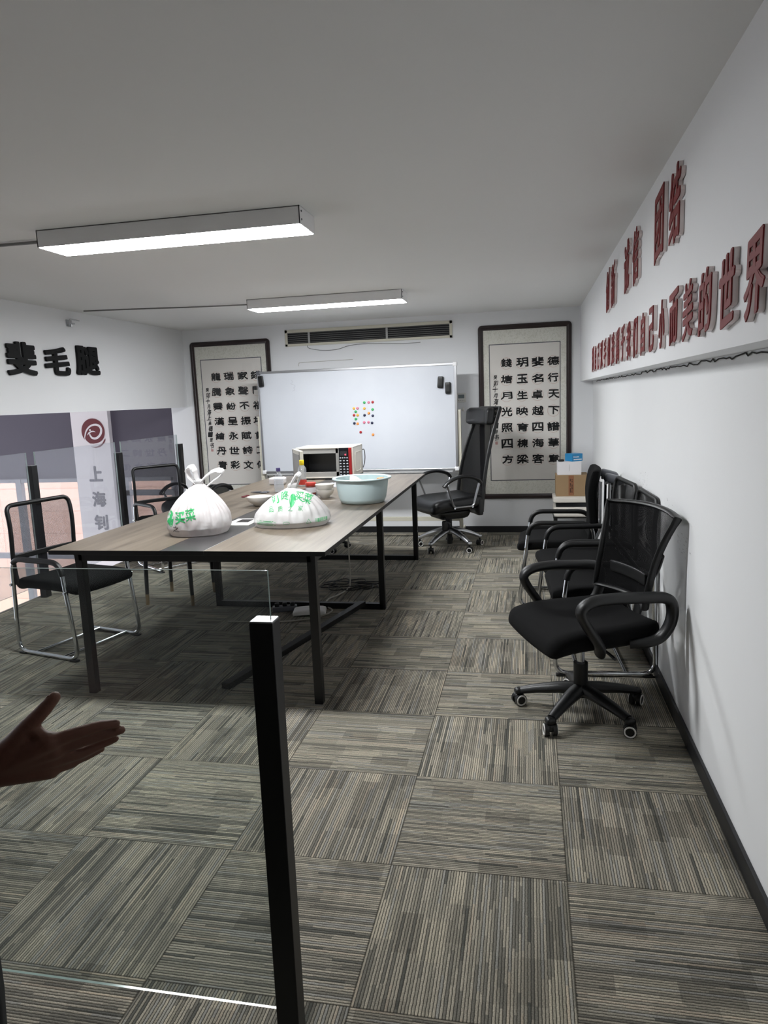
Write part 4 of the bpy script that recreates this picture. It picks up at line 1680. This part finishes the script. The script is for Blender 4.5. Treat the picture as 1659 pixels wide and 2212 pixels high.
# ------------------------------------------------------------------ swivel task chair
def star_base(t, rad, z_hub, mat, a0, ang=72, wheel_ring='white_plastic', n=5, thick=.022, drop=.040):
    for k in range(n):
        a = R(a0 + ang * k)
        c, s = math.cos(a), math.sin(a)
        b = bm_new()
        pts = [(c * r_, s * r_, z) for r_, z in ((.02, z_hub), (rad * .35, z_hub - drop * .15), (rad * .7, z_hub - drop * .58), (rad * .96, z_hub - drop))]
        tube(b, pts, [1.25, 1.1, .9, .72], 10, flat=(thick, thick * .8), nrm=(-s, c, 0))
        rbox(b, (c * rad, s * rad, z_hub - drop - .005), (.04, .04, .028), .012, 4)
        leg = obj('base_leg', b, mat, t)
        ca = bm_new()
        cyl(ca, (c * rad, s * rad, .04), (c * rad, s * rad, z_hub - drop + .01), .008, 8)
        rbox(ca, (c * rad, s * rad, .036), (.045, .03, .034), .014, 5, Matrix.Rotation(a + .7, 3, 'Z'))
        ax = Vector((math.cos(a + .7 + PI / 2), math.sin(a + .7 + PI / 2), 0))
        p = Vector((c * rad, s * rad, .026))
        for sd in (-1, 1):
            cyl(ca, p + ax * sd * .008, p + ax * sd * .024, .026, 20)
        cs = obj('caster', ca, 'black_plastic', leg)
        if wheel_ring:
            rg = bm_new()
            for sd in (-1, 1):
                q = p + ax * sd * .0245
                up_ = Vector((0, 0, 1))
                sdv = ax.cross(up_)
                tube(rg, [q + (up_ * math.sin(j * PI / 10) + sdv * math.cos(j * PI / 10)) * .0205 for j in range(20)], .0035, 6, True)
            o_ = obj('wheel_ring', rg, wheel_ring, leg)
            o_['label'] = 'pale wheel ring'
    b = bm_new()
    lathe(b, [(0, z_hub - .03), (.034, z_hub - .03), (.04, z_hub), (.034, z_hub + .022), (0, z_hub + .022)], seg=20)
    obj('base_hub', b, mat, t)


sw = thing('swivel_chair', 'black swivel chair with a mesh back and star base, nearest chair on the right', 'chair', (.61, 1.60, 0), R(202))
star_base(sw, .262, .108, 'black_plastic', 240 - 202, thick=.028)
b = bm_new(); cyl(b, (0, 0, .10), (0, 0, .225), .030, 18)
obj('column_sleeve', b, 'black_plastic', sw)
b = bm_new(); cyl(b, (0, 0, .22), (0, 0, .34), .0165, 16)
obj('gas_lift', b, 'chrome', sw)
b = bm_new()
rbox(b, (0, 0, .338), (.20, .14, .035), .008, 5)
tube(b, [(-.02, .05, .335), (-.02, .2, .33), (-.02, .25, .325)], .006, 8)
obj('seat_plate', b, 'black_plastic', sw)
b = bm_new()


def seat_bend(p):
    kx, ky = p.x / .24, p.y / .24
    w = 1 - .10 * max(0, -kx)
    return Vector((p.x, p.y * w, p.z - .035 * max(0, kx) ** 3 + .012 * ky ** 2 + .010 * max(0, -kx) ** 2 - .012 * (1 - kx * kx) * (1 - ky * ky)))


rbox(b, (.0, 0, .392), (.475, .50, .088), .042, 14, None, seat_bend)
obj('seat', b, 'black_fabric', sw)
for s in (-1, 1):
    y = s * .283
    loop = [(.03, y - s * .06, .345), (.06, y - s * .01, .40), (.125, y, .50), (.135, y, .545), (.09, y, .572), (0, y, .577), (-.12, y, .570), (-.20, y, .562), (-.232, y, .535), (-.232, y, .47), (-.20, y - s * .008, .41), (-.15, y - s * .02, .385), (-.09, y - s * .05, .375)]
    b = bm_new()
    pts = crom(loop, 6)
    n = len(pts)
    tube(b, pts, [1.0 + .2 * math.exp(-((k / n - .5) / .25) ** 2) for k in range(n)], 14, flat=(.026, .0185), nrm=(0, 1, 0))
    obj('armrest', b, 'black_plastic', sw)


def swb(z):
    k = (z - .43) / .44
    return -.205 - .045 * k - .055 * k * k


def swh(z):
    k = (z - .43) / .44
    return .205 + .03 * max(0, k) + .03 * max(0, k - .5) ** 2 * 4 - .012 * math.sin(max(0, min(1, k)) * PI)




def sback(u, v):
    z = .50 + .37 * v
    e = (2 * u - 1)
    h = swh(z)
    return Vector((swb(z) + .055 * e * e - .01, e * h, z - .012 * e * e * v))


b = bm_new(); surf(b, sback, 24, 24)
obj('back_mesh', b, 'net_tight', sw)
ring = [sback(0, v / 12) for v in range(13)] + [sback(u / 12, 1) for u in range(1, 12)] + [sback(1, 1 - v / 12) for v in range(13)] + [sback(1 - u / 12, 0) for u in range(1, 12)]
b = bm_new(); tube(b, ring, 1.0, 10, True, flat=(.016, .010), nrm=(1, 0, 0))
obj('back_frame', b, 'black_plastic', sw)
b = bm_new()
tube(b, crom([(-.02, 0, .345), (-.17, 0, .35), (-.245, 0, .40), (-.27, 0, .50), (-.285, 0, .58)], 5), 1.0, 10, flat=(.03, .011), nrm=(0, 1, 0))
for s in (-1, 1):
    tube(b, crom([(-.285, s * .0, .56), (-.285, s * .08, .60), (-.245, s * .19, .70)], 5), .010, 8)
obj('back_support', b, 'black_plastic', sw)
b = bm_new()
rbox(b, (0, 0, 0), (.012, .28, .05), .005, 8, None, lambda p: Vector((p.x + swb(.6) + .008 + .05 * (p.y / .25) ** 2, p.y, p.z + .595)))
obj('lumbar_bar', b, 'black_plastic', sw)

# ------------------------------------------------------------------ tall leather office chair
def make_exec(label, loc, rz, top, headrest=True, name='office_chair', a0=28, dz=0):
    t = thing(name, label, 'chair', loc, rz)
    star_base(t, .285, .165, 'aluminium', a0, thick=.029, drop=.075)
    b = bm_new(); cyl(b, (0, 0, .04), (0, 0, .27), .024, 16)
    obj('gas_lift', b, 'black_plastic', t)
    b = bm_new()
    rbox(b, (0, 0, .315), (.30, .26, .08), .03, 8, None, lambda p: Vector((p.x * (1 + 2.5 * p.z), p.y * (1 + 2.5 * p.z), p.z)))
    tube(b, [(.1, .1, .31), (.12, .2, .28), (.11, .25, .26)], .008, 8)
    obj('tilt_mechanism', b, 'black_plastic', t)
    b = bm_new()
    rbox(b, (.12, .15, .235), (.05, .03, .09), .014, 5)
    obj('tilt_lever', b, 'black_plastic', t)
    b = bm_new()

    def sb(p):
        kx, ky = p.x / .25, p.y / .25
        return Vector((p.x, p.y, p.z - .035 * max(0, kx) ** 3 + .018 * max(0, -kx) ** 2 + .010 * ky * ky))
    rbox(b, (.02, 0, .415), (.50, .49, .115), .05, 14, None, sb)
    obj('seat', b, 'leather', t)

    def cx(z):
        k = (z - .38) / (1.23 - .38)
        return -.205 - .20 * k + .035 * math.sin(k * PI) - .03 * k * k

    def hw(z):
        k = (z - .38) / (1.23 - .38)
        return .235 - .06 * k + .012 * math.sin(k * PI)
    zt = top
    b = bm_new()
    surf(b, lambda u, v: Vector((cx(.36 + (zt - .36) * v) - .02 * (1 - (2 * u - 1) ** 2), (2 * u - 1) * hw(.36 + (zt - .36) * v), .36 + (zt - .36) * v)), 16, 30)
    obj('back_mesh', b, 'net_exec', t)
    b = bm_new()
    for s in (-1, 1):
        pts = [(cx(z), s * hw(z), z) for z in [.34 + (zt - .34) * i / 20 for i in range(21)]]
        tube(b, pts, 1.0, 10, flat=(.018, .011), nrm=(1, 0, 0))
    tube(b, [(cx(zt), -hw(zt), zt), (cx(zt), hw(zt), zt)], .012, 8)
    obj('back_frame', b, 'black_plastic', t)
    b = bm_new()
    rbox(b, (0, 0, 0), (.06, .50, .16), .024, 10, None, lambda p: Vector((p.x + cx(.40) - .01 + .02 * (p.y / .2) ** 2, p.y, p.z + .385)))
    obj('lower_back_shell', b, 'leather', t)
    if headrest:
        b = bm_new()
        rbox(b, (0, 0, 0), (.09, .40, .15), .036, 12, None, lambda p: Vector((p.x + cx(1.16) + .035 - .10 * p.z + .05 * (p.y / .2) ** 2, p.y, p.z + 1.16)))
        obj('headrest', b, 'leather', t)
    for s in (-1, 1):
        y = s * .285
        b = bm_new()
        tube(b, smooth_path([(-.155, y, .615 + dz), (-.10, y - s * .02, .405), (.085, y - s * .02, .405), (.155, y, .60 + dz)], .03, 5), 1.0, 10, flat=(.016, .008), nrm=(0, 1, 0))
        fr = obj('arm_frame', b, 'aluminium', t)
        b = bm_new()
        tube(b, crom([(x_, y, z_ + dz) for x_, z_ in ((-.165, .60), (-.13, .64), (-.03, .668), (.07, .66), (.15, .625), (.185, .59))], 5), 1.0, 12, flat=(.026, .016), nrm=(0, 1, 0))
        obj('armrest', b, 'leather', t)
        b = bm_new()
        for x in (-.09, .08):
            cyl(b, (x, y - s * .035, .40), (x, y - s * .008, .40), .009, 10)
        obj('bolt', b, 'chrome', fr)
    return t


make_exec('tall black leather and mesh office chair with a headrest, by the whiteboard', (-.30, 4.91, 0), R(213), 1.23)
make_exec('low black office chair with a padded arm, half hidden behind the tall white bag', (-2.74, 4.98, 0), R(255), .56, False, dz=-.07)
# grey-armed chair wedged in the corner
gc = thing('folded_armchair', 'folded armchair with grey padded arms between the right wall and the upholstered chair', 'chair', (.914, 3.36, 0), 0)
for s in (-1, 1):
    b = bm_new()
    y = s * .13
    tube(b, smooth_path([(-.03, y, .012), (-.02, y, .79)], .04, 4), .010, 8)
    tube(b, smooth_path([(.045, y, .012), (.02, y, .76)], .04, 4), .010, 8)
    tube(b, [(-.03, y, .012), (.045, y, .012)], .010, 8)
    tube(b, [(-.02, y, .77), (.02, y, .76)], .010, 8)
    obj('side_frame', b, 'chrome', gc)
    b = bm_new()
    rbox(b, (-.0, y, .80), (.12, .10, .055), .026, 8, Matrix.Rotation(R(16), 3, 'Y'))
    ar = obj('armrest', b, 'grey_plastic', gc)
    b = bm_new()
    cyl(b, (-.045, y - .045, .785), (-.045, y - .058, .785), .009, 12)
    obj('bolt', b, 'chrome', ar)
b = bm_new()
rbox(b, (.008, 0, .58), (.03, .22, .30), .014, 8)
obj('backrest', b, 'black_fabric', gc)
b = bm_new()
rbox(b, (.004, 0, .28), (.035, .22, .26), .014, 8)
obj('seat', b, 'black_fabric', gc)

# swivel stool mostly hidden behind the table
ss = thing('swivel_stool', 'black wheeled swivel stool behind the far end of the table', 'stool', (-1.45, 4.82, 0))
star_base(ss, .22, .09, 'black_plastic', 20)
b = bm_new(); cyl(b, (0, 0, .08), (0, 0, .40), .02, 12)
obj('gas_lift', b, 'black_plastic', ss)
b = bm_new(); lathe(b, [(0, .40), (.14, .40), (.16, .42), (.16, .45), (.14, .47), (0, .475)], seg=28)
obj('seat', b, 'leather', ss)

# ------------------------------------------------------------------ printer and boxes in the corner
sd = thing('printer_stand', 'low dark stand under the printer in the back right corner', 'stand', (.79, 5.25, 0))
for sx in (-1, 1):
    for sy in (-1, 1):
        obj('leg', sqbar(bm_new(), (sx * .155, sy * .155, 0), (sx * .155, sy * .155, .235), .024), 'black_metal', sd, False)
obj('stand_top', bx((-.18, -.18, .235), (.18, .18, .25), None, 0, .002), 'black_metal', sd, False)
pr = thing('printer', 'cream printer with a dark band, under the stacked boxes', 'printer', (.79, 5.25, .25))
b = bm_new(); rbox(b, (0, .02, .04), (.35, .30, .08), .012, 8)
obj('printer_base', b, 'cream_plastic', pr)
b = bm_new(); rbox(b, (.01, -.06, .008), (.37, .34, .05), .02, 10, None, lambda p: p + Vector((0, 0, .0)))
bmesh.ops.translate(b, vec=(0, 0, .018), verts=b.verts[:])
obj('paper_tray', b, 'cream_plastic', pr)
b = bm_new(); bx((-.155, -.125, .08), (.165, .16, .118), b, 0, .003)
obj('output_slot', b, 'mw_black', pr, False)
b = bm_new(); rbox(b, (0, .01, .145), (.36, .32, .055), .014, 8)
obj('scanner_lid', b, 'cream_plastic', pr)
ZP = .25 + .1725
bxn = thing('cardboard_box', 'brown cardboard box on the printer, lowest of the stacked boxes', 'box', (.775, 5.25, ZP))
obj('carton', bx((-.14, -.11, 0), (.14, .11, .19), None, 0, .003), 'brown', bxn, False)
obj('box_label', bx((-.03, -.1115, .01), (.015, -.110, .186)), 'brown_tape', bxn, False)
random.seed(3)
b = bm_new()
for i in range(22):
    for j in range(2):
        if random.random() < .85:
            bx((-.018 + j * .014, -.1125, .035 + i * .0056), (-.008 + j * .014 - random.random() * .003, -.1115, .035 + i * .0056 + .0038), b)
obj('label_print', b, 'ink', bxn, False)
wbx = thing('white_box', 'plain white box lying on the brown cardboard box', 'box', (.752, 5.245, ZP + .19))
obj('carton', bx((-.103, -.09, 0), (.103, .09, .117), None, 0, .002), 'white_card', wbx, False)
b = bm_new()
for i in range(14):
    bx((-.002, -.0907, .035 + i * .0042), (.002 + random.random() * .002, -.0898, .0375 + i * .0042), b)
obj('box_print', b, 'slat', wbx, False)
bbx = thing('blue_box', 'small blue box on top of the white box', 'box', (.795, 5.245, ZP + .307), R(32))
obj('carton', bx((-.055, -.055, 0), (.055, .055, .066), None, 0, .0015), 'blue_card', bbx, False)
b = bm_new()
me = glyph('Double', .0, .014, .0006, .01)
add_mesh(b, me, T(-.012, -.0555, .04) @ FACE_Y)
bx((-.04, -.0558, .012), (.045, -.055, .020), b)
obj('box_print', b, 'white_print', bbx, False)
b = bm_new()
bx((.0548, -.03, .018), (.0558, .03, .05), b)
obj('side_picture', b, 'blue_dark', bbx, False)
b = bm_new()
rbox(b, (0, 0, .010), (.055, .032, .02), .009, 5)
tag(obj('black_mouse', b, 'black_plastic', None, True, (.683, 5.20, ZP + .307)), 'small black mouse-like gadget beside the blue box', 'gadget')

# ------------------------------------------------------------------ the person holding out a hand at the left edge
def capsule(bm, a, b_, r0, r1, seg=14):
    a, b_ = Vector(a), Vector(b_)
    d = b_ - a
    L = d.length
    if L < 1e-6:
        bmesh.ops.create_icosphere(bm, subdivisions=3, radius=r0, matrix=Matrix.Translation(a))
        return
    t = d / L
    pts, rs = [], []
    for k in range(6):
        an = PI / 2 * (1 - k / 5.0)
        pts.append(a - t * r0 * math.sin(an)); rs.append(max(r0 * math.cos(an), 1e-4))
    for k in range(6):
        an = PI / 2 * (k / 5.0)
        pts.append(b_ + t * r1 * math.sin(an)); rs.append(max(r1 * math.cos(an), 1e-4))
    tube(bm, pts, rs, seg)


def remeshed(bm, voxel, smooth_it):
    me = bpy.data.meshes.new('r'); bm.to_mesh(me); bm.free()
    o = bpy.data.objects.new('r', me); COL.objects.link(o)
    m = o.modifiers.new('r', 'REMESH'); m.mode = 'VOXEL'; m.voxel_size = voxel
    s = o.modifiers.new('s', 'SMOOTH'); s.factor = .5; s.iterations = smooth_it
    out = bpy.data.meshes.new_from_object(o.evaluated_get(bpy.context.evaluated_depsgraph_get()))
    bpy.data.objects.remove(o); bpy.data.meshes.remove(me)
    return out


pe = thing('person', 'person in black clothes at the left edge holding out an open hand', 'person', (0, 0, 0))
PXc, PYc = -.554, -.62
hd = {'wr': (-.497, -.405, .757), 'k_i': (-.372, -.388, .812), 'k_m': (-.374, -.378, .793), 'k_r': (-.385, -.372, .772), 'k_p': (-.398, -.370, .753),
      'i1': (-.326, -.37, .824), 'i2': (-.297, -.355, .829), 'i3': (-.279, -.345, .8285), 'm1': (-.329, -.36, .803), 'm2': (-.299, -.345, .808), 'm3': (-.277, -.335, .812),
      'r1': (-.345, -.352, .775), 'r2': (-.318, -.336, .784), 'r3': (-.297, -.325, .790), 'p1': (-.366, -.350, .756), 'p2': (-.343, -.338, .763), 'p3': (-.323, -.328, .771),
      't0': (-.442, -.395, .800), 't1': (-.410, -.392, .838), 't2': (-.381, -.385, .866), 't3': (-.364, -.378, .8855)}
bd = bm_new()


def cap(a, b_, r0, r1):
    capsule(bd, hd.get(a, a) if isinstance(a, str) else a, hd.get(b_, b_) if isinstance(b_, str) else b_, r0, r1)


elb, sho = Vector((-.545, -.60, .905)), Vector((PXc + .155, PYc - .03, 1.235))
cap(elb, 'wr', .043, .029)
cap(sho, elb, .052, .043)
for k_, r_ in (('k_i', .0165), ('k_m', .0165), ('k_r', .0155), ('k_p', .0145)):
    cap('wr', k_, .022, r_)
palm_c = Vector((-.435, -.385, .785))
cap(palm_c, 'k_m', .021, .016); cap(palm_c, 'k_i', .021, .0165); cap(palm_c, 'k_p', .020, .014)
cap(Vector((-.455, -.388, .765)), 'k_p', .022, .015)
cap(Vector((-.468, -.40, .775)), 't0', .024, .022)
cap(Vector((-.480, -.400, .750)), Vector((-.395, -.370, .749)), .021, .015)
cap('k_p', 'p1', .0145, .011)
cap('k_r', 'r1', .0145, .0105)
for f_, r_ in (('i', .0098), ('m', .0100), ('r', .0094), ('p', .0084)):
    cap('k_' + f_, f_ + '1', r_ * 1.25, r_ * 1.02)
    cap(f_ + '1', f_ + '2', r_ * 1.03, r_ * .92)
    cap(f_ + '2', f_ + '3', r_ * .92, r_ * .76)
cap('t0', 't1', .0215, .0145); cap('t1', 't2', .0140, .0122); cap('t2', 't3', .0124, .0100)
cap('t1', 'k_i', .011, .011)
# trunk, head, other arm, legs
cap((PXc, PYc, .80), (PXc, PYc, 1.05), .115, .12)
cap((PXc - .06, PYc, 1.15), (PXc + .06, PYc, 1.15), .11, .11)
cap((PXc - .14, PYc - .02, 1.235), (PXc + .14, PYc - .02, 1.235), .055, .055)
cap((PXc, PYc - .01, 1.25), (PXc, PYc + .005, 1.36), .05, .045)
HC = Vector((PXc, PYc + .02, 1.455))
t_ = bmesh.new()
bmesh.ops.create_icosphere(t_, subdivisions=4, radius=1)
for v in t_.verts:
    v.co = Vector((v.co.x * .074, v.co.y * .092, v.co.z * .108)) + HC
m_ = bpy.data.meshes.new('h'); t_.to_mesh(m_); t_.free(); bd.from_mesh(m_); bpy.data.meshes.remove(m_)
cap(HC + Vector((0, .055, -.055)), HC + Vector((0, .06, -.085)), .045, .032)       # jaw
cap(HC + Vector((0, .088, .015)), HC + Vector((0, .103, -.025)), .008, .013)       # nose
for s in (-1, 1):
    cap(HC + Vector((s * .076, -.005, .015)), HC + Vector((s * .076, -.005, -.025)), .014, .010)
    cap(HC + Vector((s * .032, .082, .028)), HC + Vector((s * .032, .082, .028)), .010, .010)
cap(HC + Vector((-.02, .092, -.052)), HC + Vector((.02, .092, -.052)), .006, .006)
cap((PXc - .155, PYc - .03, 1.235), (PXc - .20, PYc - .04, .95), .052, .043)
cap((PXc - .20, PYc - .04, .95), (PXc - .19, PYc + .05, .71), .042, .028)
cap((PXc - .19, PYc + .05, .71), (PXc - .185, PYc + .08, .62), .026, .022)
for k in range(4):
    cap((PXc - .185, PYc + .055 + .017 * k, .625), (PXc - .18, PYc + .075 + .016 * k, .545 + .006 * abs(k - 1.5)), .011, .008)
cap((PXc - .18, PYc + .11, .66), (PXc - .165, PYc + .135, .60), .013, .009)
for s in (-1, 1):
    cap((PXc + s * .085, PYc, .80), (PXc + s * .095, PYc + .01, .44), .095, .06)
    cap((PXc + s * .095, PYc + .01, .44), (PXc + s * .10, PYc - .01, .07), .058, .038)
    cap((PXc + s * .10, PYc - .02, .045), (PXc + s * .11, PYc + .13, .035), .036, .028)
body = obj('body', remeshed(bd, .0036, 5), 'skin', pe)
bd = bm_new()
cap((PXc, PYc, .82), (PXc, PYc, 1.05), .135, .138)
cap((PXc - .07, PYc, 1.15), (PXc + .07, PYc, 1.15), .125, .125)
cap((PXc - .15, PYc - .02, 1.235), (PXc + .15, PYc - .02, 1.235), .066, .066)
cap(sho, elb, .066, .058)
cap(elb, elb.lerp(Vector(hd['wr']), .45), .057, .047)
cap((PXc - .155, PYc - .03, 1.235), (PXc - .20, PYc - .04, .95), .066, .056)
cap((PXc - .20, PYc - .04, .95), (PXc - .19, PYc + .05, .73), .055, .042)
cap((PXc - .06, PYc, .72), (PXc + .06, PYc, .72), .135, .135)
obj('shirt', remeshed(bd, .008, 4), 'cloth_black', pe)
bd = bm_new()
for s in (-1, 1):
    cap((PXc + s * .085, PYc, .80), (PXc + s * .105, PYc + .01, .50), .118, .098)
    cap((PXc + s * .105, PYc + .01, .50), (PXc + s * .11, PYc - .01, .10), .098, .088)
obj('trousers', remeshed(bd, .009, 4), 'cloth_black', pe)
bd = bm_new()
for s in (-1, 1):
    bd2 = bm_new()
    rbox(bd2, (PXc + s * .11, PYc + .045, .045), (.10, .26, .085), .04, 8)
    obj('shoe', bd2, 'leather', pe)
bd.free()
b = bm_new()
bmesh.ops.create_icosphere(b, subdivisions=4, radius=1)
for v in b.verts:
    v.co = Vector((v.co.x * .084, v.co.y * .100, v.co.z * .116)) + HC + Vector((0, -.012, .008))
bmesh.ops.delete(b, geom=[v for v in b.verts if v.co.y > HC.y + .045 and v.co.z < HC.z + .06 or v.co.z < HC.z - .05], context='VERTS')
bmesh.ops.solidify(b, geom=b.faces[:], thickness=.006)
obj('hair', b, 'hair', pe)
# thumb nail
b = bm_new()
rbox(b, (-.371, -.3835, .884), (.012, .004, .011), .002, 3, Matrix.Rotation(R(-45), 3, 'Y'))
obj('thumb_nail', b, 'skin', pe)
